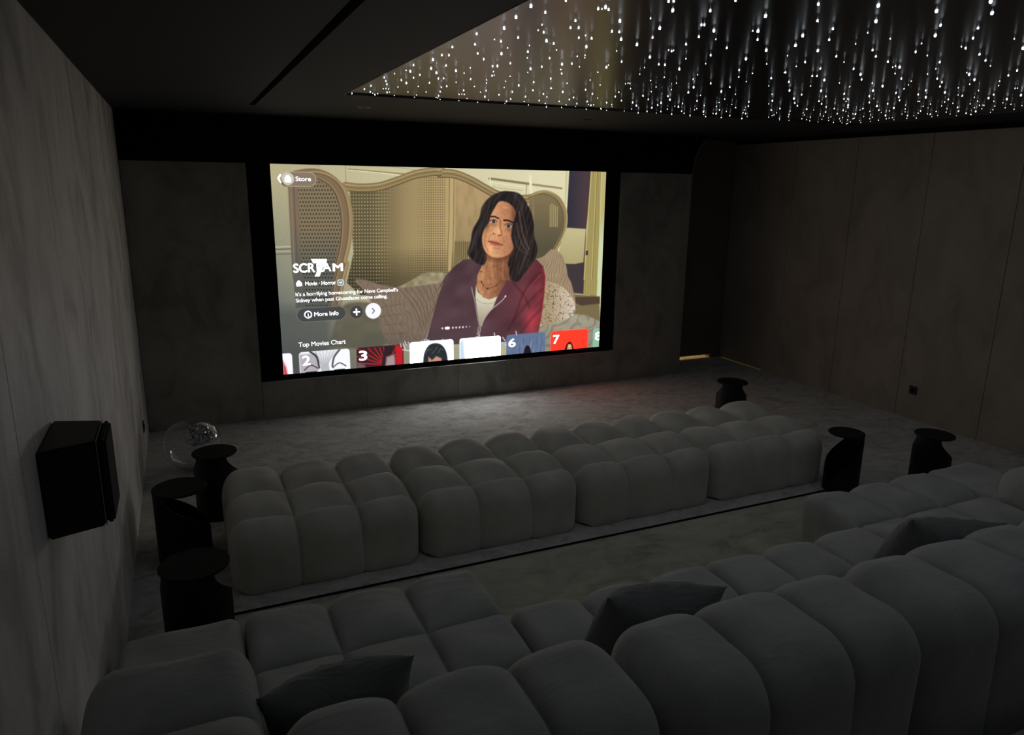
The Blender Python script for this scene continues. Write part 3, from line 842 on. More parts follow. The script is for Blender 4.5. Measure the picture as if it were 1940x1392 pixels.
# carved top rail
rail = P_(A_, '960,385 1100,400 1300,390 1500,330 1700,262 1940,232') + P_(B_, '80,200 250,212 420,280 560,360 700,430 900,470 1060,460')
line(rail, (136, 116, 80), 15, alpha=1.0)
line([(x, y - 6.5) for x, y in rail], (128, 112, 76), 1.6)
line([(x, y - 3.0) for x, y in rail], (168, 150, 106), 2.2)
line([(x, y + 1.5) for x, y in rail], (120, 100, 66), 1.4)
line([(x, y + 5.0) for x, y in rail], (152, 132, 92), 2.0)
line([(x, y + 8.5) for x, y in rail], (92, 76, 52), 1.6)
# left wing
where_poly(P_(A_, '430,380 470,330 600,310 720,320 840,420 920,560 945,750 930,950 890,1150') + P_(C_, '800,60 770,300 740,560 400,560 385,300 370,60') + P_(A_, '470,1200'), cane_dark)
wing = P_(A_, '350,330 440,285 620,262 760,300 880,400 945,560 968,760 950,980 905,1180') + P_(C_, '820,120 770,330 740,540')
line(wing, (124, 104, 78), 22)
line([(x + 7.5, y - 4) for x, y in wing], (158, 138, 102), 3.0)
line([(x + 3.5, y - 2) for x, y in wing], (102, 86, 64), 1.4)
line([(x + 11.0, y - 3) for x, y in wing[3:]], (146, 126, 90), 3.4)
line([(x - 9.5, y + 4) for x, y in wing], (86, 74, 60), 1.8)
line([(x - 6.5, y + 3) for x, y in wing], (146, 126, 96), 1.4)
poly(P_(A_, '362,330 470,330 505,1293') + P_(C_, '412,300 420,560 330,560 312,300') + P_(A_, '405,1293'), lambda x, y: lerpc((120, 104, 84), (92, 92, 84), (y - 420) / 80), 1.2)
line(P_(A_, '425,380 460,1290'), (84, 74, 64), 1.4, False)
line(P_(A_, '395,380 430,1290'), (138, 120, 96), 1.6, False)
# right wing
where_poly(P_(B_, '1020,470 1180,412 1310,470 1370,620 1355,800 1300,950 1210,1080 1060,1120 1000,800'), lambda x, y, d: lerpc((122, 108, 78), (84, 78, 60), (y - 380) / 90), smooth=True)
rw = P_(B_, '1020,450 1100,415 1190,408 1290,455 1350,540 1378,650 1365,790 1320,900 1270,990')
line(rw, (140, 122, 84), 8)
line([(x + 2.5, y - 2) for x, y in rw], (176, 158, 110), 1.6)
line([(x - 3.5, y + 3) for x, y in rw], (88, 76, 54), 1.4)
line(P_(B_, '1050,480 1052,700 1060,1000'), (132, 116, 84), 3.0)
for k in range(5):
    line(P_(B_, '%d,%d %d,755' % (1222 + k * 18, 520 + abs(k - 1) * 12, 1220 + k * 18)), (178, 160, 106), 1.3, False)
# lamp, pillows, bedding at the right
poly(P_(B_, '1392,765 1585,778 1558,1118 1470,1135 1370,1132 1308,1005 1340,890'), lambda x, y: lerpc((188, 178, 132), (166, 156, 112), (y - 440) / 60), 1.0)
line(P_(B_, '1392,765 1585,778 1558,1118'), (120, 80, 66), 0.9, False, .7)
def folds(base, dark, ang, freq, amp, seed=1):
    ca, sa = math.cos(ang), math.sin(ang)
    def f(x, y, d):
        q = (x * ca + y * sa) / freq + 1.6 * vnoise(x, y, 14, seed)
        s = np.clip((np.sin(q * 6.283) - .35) * 1.6, 0, 1)
        return lerpc(base, dark, s * amp + .25 * vnoise(x, y, 9, seed + 5))
    return f
poly(P_(D_, '1480,280 1640,300 1730,320 1740,560 1480,560'), (118, 104, 72), 1.5)
poly(P_(D_, '1500,322 1735,318 1735,385 1560,405 1500,380'), (78, 62, 50), 1.5)
line(P_(D_, '1495,292 1640,305'), (172, 160, 118), 2.0, False)
where_poly(P_(D_, '1130,620 1240,560 1480,488 1600,495 1740,560 1740,860 1150,860'), folds((166, 160, 138), (112, 106, 88), 0.9, 15, .45, 4), smooth=False, feather=2)
where_poly(P_(B_, '1070,1085 1150,1060 1230,985 1290,990 1345,1050 1385,1160 1400,1260') + P_(D_, '1460,180 1490,300 1505,400 1470,420 1180,200 1120,0'), folds((162, 140, 112), (122, 102, 80), 0.25, 4.6, .55, 2), feather=1.2)
def leopard(x, y, d):
    n = np.abs(vnoise(x, y, 3.6, 11) - .5) + .35 * np.abs(vnoise(x + 40, y, 2.6, 12) - .5)
    s = np.clip((0.14 - n) * 14, 0, 1)
    base = lerpc((168, 148, 116), (206, 190, 170), (x - 1045) / 40)
    return base * (1 - .42 * s[:, None])
where_poly(P_(D_, '1195,195 1290,185 1390,235 1470,330 1500,420 1470,505 1330,560 1170,590 1150,500'), leopard, smooth=True)
# pillows and sheets at the left
where_poly(P_(C_, '700,860 760,640 850,520 1050,500 1160,560 1260,940 700,960'), lambda x, y, d: lerpc((116, 108, 84), (96, 92, 76), vnoise(x, y, 20, 6)), smooth=True, feather=3)
where_poly(P_(C_, '0,560 700,560 720,900 700,1300 0,1300'), lambda x, y, d: (np.tile(np.array((84, 88, 84.)), (len(x), 1)), .75), feather=14)
where_poly(P_(C_, '1370,360 1500,290 1650,205 1760,196 1900,212 1860,330 1500,352'), lambda x, y, d: lerpc((166, 156, 122), (128, 118, 90), vnoise(x, y, 8, 9)), smooth=True)
where_poly(P_(C_, '945,290 960,262 1060,272 1200,320 1380,352 1500,345 1700,318 1850,300 1900,500 1700,800 1660,900 1400,945 1265,940 1190,700 1110,500 1040,380'),
           folds((134, 115, 96), (98, 84, 72), -0.35, 9, .35, 3), feather=1.5)
for k in range(7):
    line(P_(C_, '%d,%d %d,%d %d,%d' % (1390 + k * 62, 360 - k * 6, 1560 + k * 40, 560 - k * 14, 1640 + k * 18, 800 - k * 36)), (88, 72, 60), 1.2, alpha=.8)
for k in range(4):
    line(P_(C_, '%d,%d %d,%d' % (1180 + k * 20, 560 + k * 90, 1420 + k * 20, 520 + k * 100)), (96, 80, 68), 1.2, alpha=.7)

# the seated woman: hooded zip jacket, shirt, neck
jacket = P_(B_, '60,1420 150,1260 230,1170 330,1092 400,1080 560,1120 900,1100 1085,1090 1150,1160') + P_(D_, '1195,45 1212,130 1200,300 1175,500 1140,680 1060,760 60,790 60,730 115,545 165,345 225,180')
def jfn(x, y, d):
    t = np.clip((x - 905) / 110, 0, 1)
    c = lerpc((80, 58, 64), (98, 50, 56), t)
    hot = np.exp(-(((x - 1012) / 14) ** 2 + ((y - 612) / 26) ** 2)) + .45 * np.exp(-(((x - 1026) / 7) ** 2 + ((y - 560) / 40) ** 2))
    c = c + np.clip(hot, 0, 1)[:, None] * np.array((72, 8, 12))
    n = vnoise(x + y * .4, y, 22, 21) - .5
    return np.clip(c * (1 + .28 * n[:, None]), 0, 255)
where_poly(jacket, jfn, feather=1.0)
for s in ('900,180 1000,300 1060,420', '1150,90 1040,220 960,400 900,560', '1170,250 1050,370 930,520 850,640', '1190,420 1090,520 980,660'):
    line(P_(D_, s), (66, 26, 32), 3.0, alpha=.55, soft=3)
for s in ('1165,110 1060,230 980,380', '1185,300 1080,420', '1160,560 1060,650'):
    line(P_(D_, s), (160, 62, 64), 1.6, alpha=.6, soft=2)
line(P_(D_, '1180,40 1205,130 1195,300 1170,500 1145,640'), (150, 40, 48), 2.0, alpha=.7)
def skin(x, y, d):
    c = lerpc((178, 126, 88), (126, 80, 58), (x - 918) / 44)
    n = vnoise(x, y, 1.7, 31) * .5 + vnoise(x, y, 6, 32) * .5
    return c * (0.82 + .34 * n[:, None])
where_poly(P_(B_, '575,1040 820,1000 800,1120 810,1180') + P_(D_, '862,90 820,200 745,325 665,348 590,312 546,225 556,110 600,20'), skin, feather=1.0)
for s, c, w in (('630,1085 620,1160 650,1290', (206, 150, 104), 2.4), ('690,1090 680,1180 690,1293', (112, 70, 50), 2.2), ('600,1080 585,1180 590,1280', (120, 78, 56), 2.0), ('740,1080 730,1180', (190, 134, 92), 2)):
    line(P_(B_, s), c, w, alpha=.7, soft=2)
for s in ('592,70 590,130 597,180 612,208 650,240 700,228 743,210 775,180 806,146 850,100',):
    line(P_(D_, s), (92, 46, 36), 0.9)
for q in '592,74 597,180 612,208 652,240 743,210 806,146'.split():
    x, y = P_(D_, q)[0]
    poly([(x - 1, y - 1), (x + 1, y - 1), (x + 1, y + 1), (x - 1, y + 1)], (40, 26, 26), 0.8)
poly(P_(D_, '540,212 560,272 610,322 665,345 748,318 705,425 655,480 612,545 592,612 572,600 556,480 536,330'), lambda x, y: lerpc((206, 198, 176), (150, 140, 118), (y - 570) / 50), 1.0)
line(P_(D_, '545,345 600,378 670,388 722,370'), (150, 142, 122), 0.9)
line(P_(D_, '499,230 512,290 530,360 548,470 560,540 575,605'), (178, 168, 160), 1.9)
line(P_(D_, '499,230 512,290 530,360 548,470 560,540 575,605'), (96, 74, 74), 0.7)
line(P_(D_, '828,312 800,350 752,392 706,428 660,478 618,540 592,605'), (176, 166, 160), 1.7)
line(P_(D_, '828,312 825,318'), (230, 228, 226), 2.4, False)
poly(P_(D_, '562,610 590,610 585,660 568,700 548,690'), (158, 146, 136), 0.8)
line(P_(D_, '574,618 570,655'), (70, 56, 56), 1.4, False)
# hair
hair = P_(B_, '380,1010 410,900 435,780 500,660 530,545 610,450 720,397 800,392 900,412 965,480 1025,600 1056,720 1062,860 1092,970 1075,1065 1045,1120 960,1230 880,1320 800,1260 790,1150 640,1100 560,1140 500,1140 430,1095 388,1050')
def hfn(x, y, d):
    st = vnoise(x * 1.0 + (y - 400) * .25, y * .10, 2.3, 41)
    c = lerpc((34, 29, 29), (62, 52, 50), np.clip(st * 1.3 - .35, 0, 1))
    return c
where_poly(hair, hfn, smooth=True, feather=1.4)
for s, c, w in (('905,600 930,760 960,880 1010,990', (104, 84, 76), 2.2), ('880,720 905,850 950,960 1000,1020', (92, 74, 68), 2.0), ('860,850 885,950 940,1010 1000,1040', (84, 68, 64), 1.8),
                ('930,560 960,700 985,820', (78, 66, 66), 1.6), ('470,800 440,900 420,1000', (66, 60, 66), 2.2), ('520,700 490,800 470,900 455,1000', (60, 55, 60), 2.0), ('960,1060 930,1150 900,1230', (72, 66, 70), 2.2),
                ('1000,1080 980,1160', (64, 58, 62), 2.0), ('760,410 700,440 640,520', (62, 58, 64), 1.6), ('840,420 900,480 940,560', (60, 54, 60), 1.8), ('560,620 540,700 520,760', (62, 55, 58), 1.5)):
    line(P_(B_, s), c, w, alpha=.75, soft=1.4)
for s in ('520,560 450,620 430,740', '505,600 470,650 450,700'):
    line(P_(B_, s), (110, 92, 66), 0.6, alpha=.6)
where_poly(P_(B_, '575,1020 640,1060 760,1050 820,1000 800,1080 786,1150 800,1200 812,1300 480,1300 520,1210 556,1140 575,1090'), skin, feather=1.2)
for s, c, w in (('632,1085 622,1160 640,1290', (200, 146, 102), 2.4), ('690,1090 684,1180 690,1293', (116, 72, 52), 2.2), ('590,1090 575,1180 560,1290', (124, 80, 58), 2.0), ('745,1085 735,1180 740,1290', (176, 124, 86), 2)):
    line(P_(B_, s), c, w, alpha=.6, soft=2)
line(P_(B_, '560,1045 640,1092 740,1088 830,1030'), (92, 58, 44), 5, alpha=.6, soft=4)
# face
face = P_(B_, '705,498 780,505 850,560 868,630 838,740 824,850 842,930 845,985 800,1040 720,1072 630,1066 575,1028 538,955 528,860 555,770 600,705 618,640 655,565')
def ffn(x, y, d):
    X = (x - 820) / .18557; Y = (y - 290) / .18557
    c = lerpc((206, 148, 106), (168, 112, 80), (X - 640) / 200)
    c = c * (1 + .16 * np.exp(-(((X - 700) / 60) ** 2 + ((Y - 800) / 50) ** 2)))[:, None]
    c = c * (1 + .14 * np.exp(-(((X - 600) / 40) ** 2 + ((Y - 990) / 50) ** 2)))[:, None]
    c = c * (1 - .40 * np.exp(-(((X - 570) / 38) ** 2 + ((Y - 740) / 60) ** 2)))[:, None]
    c = c * (1 - .30 * np.exp(-(((X - 850) / 26) ** 2 + ((Y - 640) / 130) ** 2)))[:, None]
    c = c * (1 - .22 * np.exp(-(((X - 650) / 40) ** 2 + ((Y - 735) / 18) ** 2)))[:, None]
    c = c * (1 - .20 * np.exp(-(((X - 800) / 40) ** 2 + ((Y - 790) / 16) ** 2)))[:, None]
    n = vnoise(x, y, 1.5, 51) - .5
    return np.clip(c * (1 + .14 * n[:, None]), 0, 255)
where_poly(face, ffn, smooth=True, feather=1.4)
F = lambda s, c, w, a=1.0, so=.8, w1=None: line(P_(B_, s), c, w, alpha=a, soft=so, w1=w1)
F('622,652 655,650 692,668', (44, 30, 28), 3.0, .95)                      # brows
F('752,688 790,690 842,712', (44, 30, 28), 3.2, .95)
F('700,660 712,690 705,720', (124, 78, 54), 1.4, .7)                      # frown lines
F('735,575 770,590 800,580', (150, 100, 70), .9, .7)
F('722,600 765,625 805,612', (150, 100, 70), .9, .7)
F('745,560 790,560', (222, 170, 124), 1.6, .6)
poly(P_(B_, '615,698 635,683 660,685 676,702 655,714 628,712'), (176, 158, 146), .8, True)
poly(P_(B_, '762,742 785,726 815,730 834,750 812,765 780,760'), (166, 148, 134), .8, True)
F('612,694 636,680 662,683 680,702', (48, 30, 26), 1.1)
F('760,740 785,722 818,727 838,750', (48, 30, 26), 1.2)
F('625,714 652,718 674,710', (120, 76, 58), .8, .8)
F('775,764 805,772 832,762', (120, 76, 58), .8, .8)
for x, y, r in ((646, 699, 17), (797, 746, 18)):
    poly([B_(x + r * math.cos(a), y + r * math.sin(a)) for a in np.linspace(0, 6.1, 12)], (44, 40, 42), .7)
    poly([B_(x - 4 + 2.5 * math.cos(a), y - 4 + 2.5 * math.sin(a)) for a in np.linspace(0, 6.1, 8)], (170, 170, 170), .3)
F('700,705 688,760 668,800 648,822', (214, 158, 116), 2.6, .7, 2)          # nose bridge
F('715,700 712,760 728,810 722,842', (128, 78, 54), 2.2, .8, 1.6)
F('640,815 648,832 664,826', (88, 46, 36), 1.4, .9)
F('688,842 706,846 722,836', (88, 46, 36), 1.4, .9)
F('662,832 680,842', (232, 178, 138), 1.6, .7)
F('575,790 560,850 556,930 590,1010', (150, 96, 68), 2.6, .6, 2.4)
F('700,770 690,800 700,822', (232, 180, 138), 2.0, .7, 1.6)
F('780,800 800,850 805,910', (196, 140, 100), 2.4, .5, 2.4)
F('655,745 640,775 615,790', (150, 100, 74), 1.2, .6, 1.2)
F('622,830 600,870 590,900', (150, 98, 70), 1.4, .6, 1.6)                  # folds beside the mouth
F('742,860 752,900 742,930', (140, 90, 64), 1.4, .6, 1.6)
poly(P_(B_, '592,902 622,895 652,900 680,905 712,922 738,942 700,950 660,948 622,930'), (168, 92, 78), .9, True)
F('592,903 640,912 690,925 738,942', (104, 44, 40), 1.1)
F('640,968 680,978 710,972', (142, 92, 66), 1.4, .6, 1.6)
F('600,1010 640,1040 700,1050', (222, 168, 124), 2.2, .5, 2.4)
F('575,1030 630,1070 720,1076 800,1042 846,985', (84, 52, 40), 1.6, .7, 1.6)

# interface shading: darker towards the lower left and along the bottom
sh = np.clip((vv - .50) / .4, 0, 1) * np.clip((.62 - uu) / .5, 0, 1) * .35 + .22 * np.clip((vv - .80) / .15, 0, 1)
img[:] = img * (1 - sh[..., None]) + np.array((70, 72, 74)) * sh[..., None] * .9
img *= (0.97 + 0.06 * RS.rand(NZ_, NX_))[..., None]

# interface shapes, drawn upright in the plane of the screen (units: screen widths)
UX, VY = uu * 1.785, vv
SP = (UX, VY)
def U(pt):
    a, b_ = to_uv(*pt); return (a * 1.785, b_)
def circ(c, r, col, al=1.0, n=40, f=.0018):
    poly([(c[0] + r * math.cos(2 * math.pi * k / n), c[1] + r * math.sin(2 * math.pi * k / n)) for k in range(n)], col, f, alpha=al, space=SP)
def rrect(x0, y0, x1, y1, r, col, al=1.0, f=.0018, colfn=None):
    pts = []
    for cx, cy, a0 in ((x1 - r, y0 + r, -90), (x1 - r, y1 - r, 0), (x0 + r, y1 - r, 90), (x0 + r, y0 + r, 180)):
        for k in range(9):
            a = math.radians(a0 + k * 90 / 8)
            pts.append((cx + r * math.cos(a), cy + r * math.sin(a)))
    poly(pts, col, f, alpha=al, space=SP)
    return pts
def outline(pts, col, w, al=1.0): line(pts + [pts[0]], col, w, False, al, soft=.0015, space=SP)
a, b_ = U(A_(312, 310)), U(A_(657, 318))
hh = .0325
q = rrect(a[0], a[1] - hh, b_[0], a[1] + hh, hh, (132, 116, 100), .92)
outline(q, (200, 186, 160), .0028, .8)
c0 = U(A_(365, 308))
circ(c0, .0285, (196, 190, 176))
rrect(c0[0] - .0145, c0[1] - .006, c0[0] + .0145, c0[1] + .015, .004, (255, 255, 255))
rrect(c0[0] - .009, c0[1] - .016, c0[0] + .009, c0[1] + .004, .008, (255, 255, 255))
c1 = U(A_(278, 305))
line([(c1[0] + .005, c1[1] - .017), (c1[0] - .006, c1[1]), (c1[0] + .005, c1[1] + .017)], (255, 255, 255), .0062, False, soft=.0015, space=SP)
c2 = U(C_(365, 308))
circ(c2, .019, (78, 82, 84)); rrect(c2[0] - .0135, c2[1] - .006, c2[0] + .0135, c2[1] + .014, .004, (250, 250, 255)); rrect(c2[0] - .008, c2[1] - .014, c2[0] + .008, c2[1] + .004, .007, (250, 250, 255))
a, b_ = U(C_(768, 300)), U(C_(824, 295))
q = rrect(a[0], a[1] - .0135, b_[0], a[1] + .0135, .007, (110, 130, 140)); outline(q, (235, 240, 255), .004)
line([(a[0] + .008, a[1] - .003), (a[0] + .013, a[1] + .004), (a[0] + .019, a[1] - .004)], (245, 248, 255), .004, False, soft=.0015, space=SP)
a, b_ = U(C_(342, 636)), U(C_(848, 612))
my = (a[1] + b_[1]) / 2
q = rrect(a[0], my - .034, b_[0], my + .034, .034, (66, 68, 68), .9); outline(q, (124, 126, 124), .0028, .8)
c3 = U(C_(458, 629)); circ(c3, .0185, (255, 255, 255)); circ(c3, .0135, (40, 44, 66))
line([(c3[0], c3[1] - .003), (c3[0], c3[1] + .009)], (255, 255, 255), .0030, False, soft=.0006, space=SP); circ((c3[0], c3[1] - .0085), .0018, (255, 255, 255))
c4 = U(C_(960, 602)); circ(c4, .0315, (66, 66, 68)); 
line([(c4[0] - .014, c4[1]), (c4[0] + .014, c4[1])], (255, 255, 255), .0066, False, soft=.0015, space=SP)
line([(c4[0], c4[1] - .014), (c4[0], c4[1] + .014)], (255, 255, 255), .0066, False, soft=.0015, space=SP)
c5 = U(C_(1132, 590)); circ(c5, .040, (242, 242, 244))
line([(c5[0] - .0045, c5[1] - .0125), (c5[0] + .0065, c5[1]), (c5[0] - .0045, c5[1] + .0125)], (40, 40, 70), .004, False, soft=.0012, space=SP)
for k, (x, r) in enumerate(((215, .0055), (262, 0), (316, .0055), (349, .0055), (382, .0055), (414, .0055), (447, .004), (480, .0028))):
    c = U(D_(x, 627 - (x - 215) * .065))
    if r: circ(c, r, (216, 200, 206), f=.0015)
    else: rrect(c[0] - .0135, c[1] - .0075, c[0] + .0135, c[1] + .0075, .0075, (250, 246, 250))
# chart cards along the bottom edge
V1 = 1.02
def card(pa, pb, col, top):
    a, b_ = U(pa), U(pb)
    return a[0], b_[0], rrect(a[0], top, b_[0], V1 + .05, .016, col)
tp = U(C_(600, 1000))[1]
tp2 = U(D_(560, 712))[1]
x0, x1, q = card(C_(120, 1100), C_(290, 1090), (244, 242, 244), tp)
poly([(0, .93), (.014, .965), (.02, 1.01), (0, 1.01)], (196, 60, 74), .006, space=SP)
x0, x1, q = card(C_(362, 1100), C_(888, 1060), (240, 242, 248), tp)
wd = x1 - x0
poly([(x0 + .002, tp + .012), (x0 + wd * .34, tp + .01), (x0 + wd * .40, tp + .09), (x0 + wd * .32, 1.01), (x0 + .002, 1.01)], (176, 170, 176), .006, space=SP)
for k in range(22):
    s = k / 21
    line([(x0 + wd * (.24 + .52 * s), tp + .004), (x0 + wd * (.40 + .18 * s), tp + .06), (x0 + wd * (.42 + .16 * s), 1.0)], (70 + 60 * (k % 3), 72 + 60 * (k % 3), 80 + 55 * (k % 3)), .0022, alpha=.55, soft=.0015, space=SP)
line([(x0 + wd * .22, tp + .002), (x0 + wd * .34, tp + .03), (x0 + wd * .38, tp + .085)], (44, 40, 48), .008, soft=.003, space=SP)
line([(x0 + wd * .80, tp + .002), (x0 + wd * .68, tp + .04), (x0 + wd * .64, tp + .085)], (60, 54, 62), .008, soft=.003, space=SP)
for cx in (.22, .78):
    line([(x0 + wd * (cx - .13), tp + .092), (x0 + wd * cx, tp + .070), (x0 + wd * (cx + .13), tp + .088)], (50, 46, 54), .005, soft=.002, space=SP)
    line([(x0 + wd * (cx - .10), 1.0), (x0 + wd * cx, tp + .105), (x0 + wd * (cx + .10), 1.0)], (30, 30, 44), .006, soft=.002, space=SP)
x0, x1, q = card(C_(958, 1060), C_(1442, 1030), (64, 34, 38), tp)
wd = x1 - x0
for k in range(13):
    a = math.radians(188 + k * 13)
    ll = min(.19, (wd * .58) / max(abs(math.cos(a)), 1e-3) if math.cos(a) < 0 else (wd * .36) / max(abs(math.cos(a)), 1e-3), .093 / max(abs(math.sin(a)), 1e-3))
    line([(x0 + wd * .60, tp + .10), (x0 + wd * .60 + ll * math.cos(a), tp + .10 + ll * math.sin(a))], (212, 44, 46), .0036, False, soft=.0018, space=SP)
poly([(x0 + wd * .60, tp + .002), (x0 + wd * .78, tp + .002), (x0 + wd * .74, tp + .05), (x0 + wd * .58, 1.01), (x0 + wd * .50, 1.01)], (46, 34, 38), .004, space=SP)
poly([(x0 + wd * .63, tp + .06), (x0 + wd * .80, tp + .05), (x0 + wd * .82, 1.01), (x0 + wd * .60, 1.01)], (164, 140, 142), .006, space=SP)
poly([(x0 + wd * .82, tp + .002), (x0 + wd * .98, tp + .004), (x0 + wd * .98, 1.01), (x0 + wd * .84, 1.01)], (186, 34, 40), .004, space=SP)
poly([(x0 + wd * .0, tp + .075), (x0 + wd * .16, tp + .09), (x0 + wd * .20, 1.01), (x0, 1.01)], (108, 88, 92), .006, space=SP)
x0, x1, q = card(C_(1506, 1010), D_(322, 800), (255, 255, 255), tp2)
wd = x1 - x0
hp = [(x0 + wd * a_, tp2 + b_) for a_, b_ in ((.30, .105), (.34, .055), (.44, .022), (.58, .014), (.72, .026), (.82, .06), (.86, .11), (.84, .15), (.34, .15))]
poly(hp, (42, 46, 50), .004, True, space=SP)
poly([(x0 + wd * a_, tp2 + b_) for a_, b_ in ((.42, .085), (.50, .105), (.60, .085), (.72, .10), (.70, .16), (.40, .16))], (196, 140, 122), .004, space=SP)
for k in range(6):
    line([(x0 + wd * (.36 + .07 * k), tp2 + .07 - .02 * (k % 2)), (x0 + wd * (.42 + .07 * k), tp2 + .035 + .01 * (k % 3))], (118, 124, 128), .0024, False, .8, soft=.002, space=SP)
x0, x1, q = card(D_(380, 850), D_(780, 820), (255, 255, 255), tp2)
poly([(x0 + .004, tp2 + .02), (x0 + .02, tp2 + .01), (x0 + .03, 1.01), (x0 + .004, 1.01)], (190, 214, 232), .008, space=SP)
x0, x1, q = card(D_(834, 800), D_(1209, 780), (96, 112, 142), tp2)
wd = x1 - x0
for k in range(46):
    xx = x0 + wd * (.03 + .94 * RS.rand()); yy = tp2 + .01 + .10 * RS.rand()
    line([(xx, yy), (xx, yy + .03 + .03 * RS.rand())], ((150, 166, 192) if k % 2 else (58, 72, 102)), .0022, False, .55, soft=.0015, space=SP)
poly([(x0 + wd * a_, tp2 + b_) for a_, b_ in ((.43, .16), (.45, .10), (.50, .072), (.57, .072), (.63, .10), (.65, .16))], (30, 26, 36), .003, True, space=SP)
poly([(x0 + wd * a_, tp2 + b_) for a_, b_ in ((.48, .16), (.49, .125), (.54, .115), (.60, .125), (.61, .16))], (176, 128, 122), .003, space=SP)
x0, x1, q = card(D_(1264, 760), D_(1620, 730), (222, 62, 42), tp2)
wd = x1 - x0
outline(q, (244, 96, 70), .003)
poly([(x0 + wd * a_, tp2 + b_) for a_, b_ in ((.36, .16), (.40, .095), (.47, .07), (.54, .072), (.60, .10), (.64, .16))], (48, 20, 20), .003, True, space=SP)
poly([(x0 + wd * a_, tp2 + b_) for a_, b_ in ((.43, .13), (.46, .088), (.51, .082), (.555, .092), (.58, .13), (.54, .16), (.46, .16))], (226, 180, 130), .003, True, space=SP)
line([(x0 + wd * .46, tp2 + .105), (x0 + wd * .49, tp2 + .105)], (60, 20, 20), .003, False, soft=.001, space=SP)
line([(x0 + wd * .525, tp2 + .105), (x0 + wd * .555, tp2 + .105)], (60, 20, 20), .003, False, soft=.001, space=SP)
x0, x1, q = card(D_(1668, 720), D_(1900, 700), (138, 182, 158), tp2)
# small bright glyph fragments standing between the cards
for s in ('1412,930 1418,960', '1440,925 1460,985', '1455,905 1470,940', '1490,912 1500,925', '1430,990 1500,998', '1630,895 1640,905', '1655,885 1660,900', '1690,888 1705,898'):
    line([U(p) for p in P_(C_, s)], (214, 220, 240), .0045, False, .9, soft=.002, space=SP)
for s in ('575,690 575,705', '718,672 722,700', '928,655 932,688', '800,715 822,745', '780,765 832,762', '826,780 830,795', '60,740 85,745', '215,735 216,740', '540,712 560,706'):
    line([U(p) for p in P_(D_, s)], (206, 210, 236), .006, False, .9, soft=.002, space=SP)

# the lit sheet: a fine mesh whose corners carry the picture's colours
lin = np.clip(img / 255.0, 0, 1)
lin = np.where(lin <= 0.04045, lin / 12.92, ((lin + 0.055) / 1.055) ** 2.4)
# white parts of the picture are far brighter than the rest and clip
bright = np.clip((lin.min(axis=2) - 0.90) / 0.08, 0, 1)
lin = lin * (1 + WHITE_BOOST * bright[..., None])
red_card = np.clip((lin[..., 0] - 0.6) / 0.1, 0, 1) * (lin[..., 1] < 0.12) * (vv > 0.85)
lin[..., 0] *= 1 + 2.2 * red_card
SY = YB + 0.034
vx = SX0 + uu * (SX1 - SX0); vz = SZ1 - vv * (SZ1 - SZ0)
co = np.stack([vx, np.full_like(vx, SY), vz], -1).reshape(-1, 3)
idx = np.arange(NX_ * NZ_).reshape(NZ_, NX_)
fa = np.stack([idx[:-1, :-1], idx[1:, :-1], idx[1:, 1:], idx[:-1, 1:]], -1).reshape(-1, 4)
me = bpy.data.meshes.new('lit_picture')
me.vertices.add(len(co)); me.vertices.foreach_set('co', co.ravel().astype(np.float32))
me.loops.add(fa.size); me.loops.foreach_set('vertex_index', fa.ravel().astype(np.int32))
me.polygons.add(len(fa)); me.polygons.foreach_set('loop_start', np.arange(0, fa.size, 4, dtype=np.int32))
me.update(calc_edges=True)
ca = me.color_attributes.new('picture', 'FLOAT_COLOR', 'POINT')
ca.data.foreach_set('color', np.concatenate([lin.reshape(-1, 3), np.ones((len(co), 1))], 1).ravel().astype(np.float32))
M_PIC = bpy.data.materials.new('screen_picture'); M_PIC.use_nodes = True
nt = M_PIC.node_tree
for n in list(nt.nodes): nt.nodes.remove(n)
e = nt.nodes.new('ShaderNodeEmission'); o_ = nt.nodes.new('ShaderNodeOutputMaterial'); at = nt.nodes.new('ShaderNodeAttribute')
at.attribute_name = 'picture'; e.inputs[1].default_value = SCREEN_POWER
nt.links.new(at.outputs['Color'], e.inputs[0]); nt.links.new(e.outputs[0], o_.inputs[0])
me.materials.append(M_PIC)
scr = empty('cinema_screen', ((SX0 + SX1) / 2, YB + 0.04, SZ0), 'very large lit cinema screen in a black surround on the far wall', 'screen')
pic = bpy.data.objects.new('lit_picture', me)
pic.data.transform(Matrix.Translation(-scr.location))
link(pic, scr)
pic['label'] = 'bright film still with a seated dark-haired woman in a maroon zip jacket'
# black surround
bm = bmesh.new()
ox, oy, oz = scr.location
for x0, x1, z0, z1, y0 in ((FX0, SX0, FZ0, 2.358, YB + 0.028), (SX1, FX1, FZ0, 2.358, YB + 0.028), (SX0, SX1, FZ0, SZ0, YB + 0.028), (SX0, SX1, SZ1, SZ1 + .004, YB + 0.028)):
    add_box(bm, x0 - ox, x1 - ox, y0 - oy, YB + 0.04 - oy, z0 - oz, z1 - oz)
bm_obj('surround', bm, M_BLACK, scr)

# writing
M_TEXT = emit('screen_text', (0.92, 0.94, 1.0), 2.0)

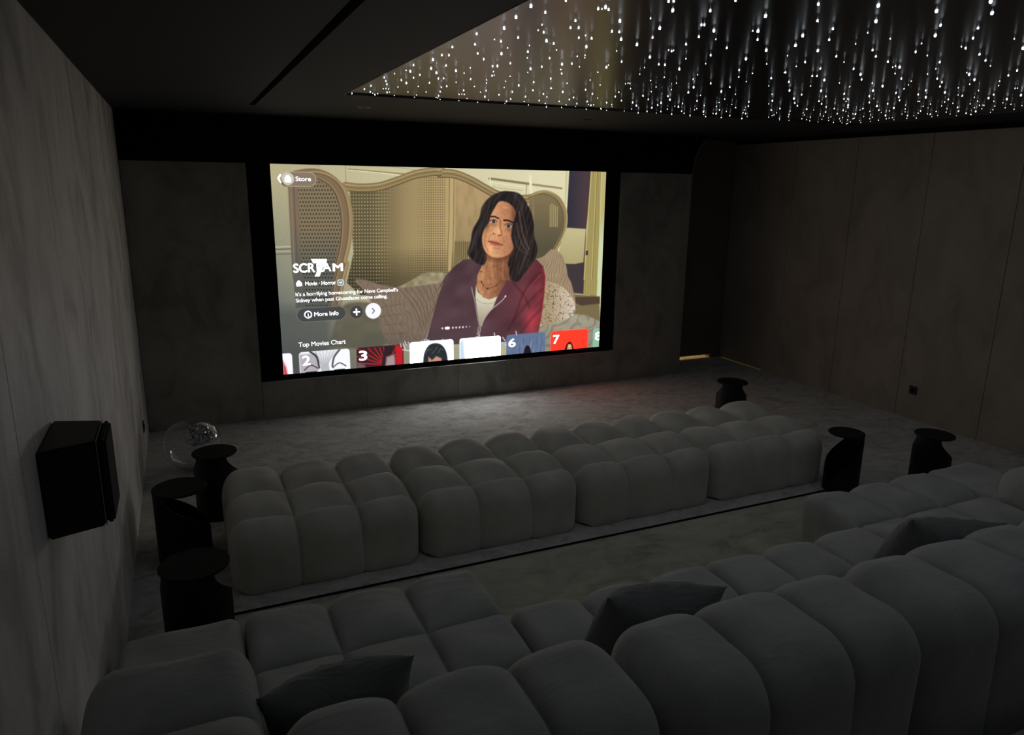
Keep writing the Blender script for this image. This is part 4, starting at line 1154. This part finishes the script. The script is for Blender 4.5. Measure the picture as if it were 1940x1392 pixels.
def text(s, pl_, pr_, cap, bold=0.0, mi=0, shear=0.0):
    cu = bpy.data.curves.new('t', 'FONT'); cu.body = s; cu.size = 1; cu.offset = 0; cu.resolution_u = 4; cu.space_character = 0.97; cu.shear = shear
    ob = bpy.data.objects.new('t', cu); C.objects.link(ob)
    dg = bpy.context.evaluated_depsgraph_get(); dg.update()
    m2 = bpy.data.meshes.new_from_object(ob.evaluated_get(dg))
    a, b_ = to_uv(*pl_), to_uv(*pr_)
    c_ = to_uv(pl_[0], pl_[1] - cap)
    xa, xb = SX0 + a[0] * (SX1 - SX0), SX0 + b_[0] * (SX1 - SX0)
    za = SZ1 - (a[1] + b_[1]) / 2 * (SZ1 - SZ0); ch_ = abs(c_[1] - a[1]) * (SZ1 - SZ0)
    tverts, tfaces = [], []
    vs = np.array([v.co[:] for v in m2.vertices])
    mnx, mxx = vs[:, 0].min(), vs[:, 0].max()
    for sx_, sz_ in (((0, 0),) if bold < .005 else ((-bold / 2, 0), (bold / 2, 0), (0, bold / 2), (0, -bold / 2))):
      off = len(tverts)
      for v0 in vs:
        v = (v0[0] * (1 - bold / (mxx - mnx)) + sx_, v0[1] + sz_)
        tverts.append((xa + (v[0] - mnx) / (mxx - mnx) * (xb - xa) - ox, YB + 0.0325 - oy, za + v[1] / 0.70 * ch_ - oz))
      for p in m2.polygons: tfaces.append([off + i for i in p.vertices])
    bpy.data.objects.remove(ob)
    mesh_obj('lettering', tverts, tfaces, M_TEXT, scr)
text('Store', A_(446, 334), A_(606, 331), 8.4, .02)
text('SCR', C_(312, 198), C_(540, 186), 17, .06)
text('E', C_(556, 186), C_(625, 184), 15, .05)
text('A', C_(612, 184), C_(706, 178), 15.5, .05)
text('M', C_(722, 180), C_(830, 178), 14.5, .06)
text('Movie · Horror', C_(432, 330), C_(750, 316), 7.6, .025)
text("It's a horrifying homecoming for Neve Campbell's", C_(330, 436), C_(1388, 392), 7.0, .006)
text('Sidney when past Ghostfaces come calling.', C_(332, 500), C_(1278, 458), 7.0, .006)
text('More Info', C_(523, 646), C_(775, 632), 8.0, .025)
text('Top Movies Chart', C_(357, 962), C_(846, 928), 8.6, .006)
text('2', C_(400, 1154), C_(486, 1146), 18, .04, 0)
text('3', C_(990, 1100), C_(1078, 1094), 18, .05)
text('6', D_(858, 806), D_(930, 801), 15.5, .05)
text('7', D_(1286, 775), D_(1350, 768), 16, .05)
text('8', D_(1690, 738), D_(1752, 734), 15, .05)
# big numeral crossing the title
tverts = []
for p in P_(C_, '490,54 656,54 652,88 612,150 578,236 528,236 568,150 590,102 514,100'):
    a = to_uv(*p); tverts.append((SX0 + a[0] * (SX1 - SX0) - ox, YB + 0.0315 - oy, SZ1 - a[1] * (SZ1 - SZ0) - oz))
mesh_obj('lettering', tverts, [list(range(8, -1, -1))], M_TEXT, scr)
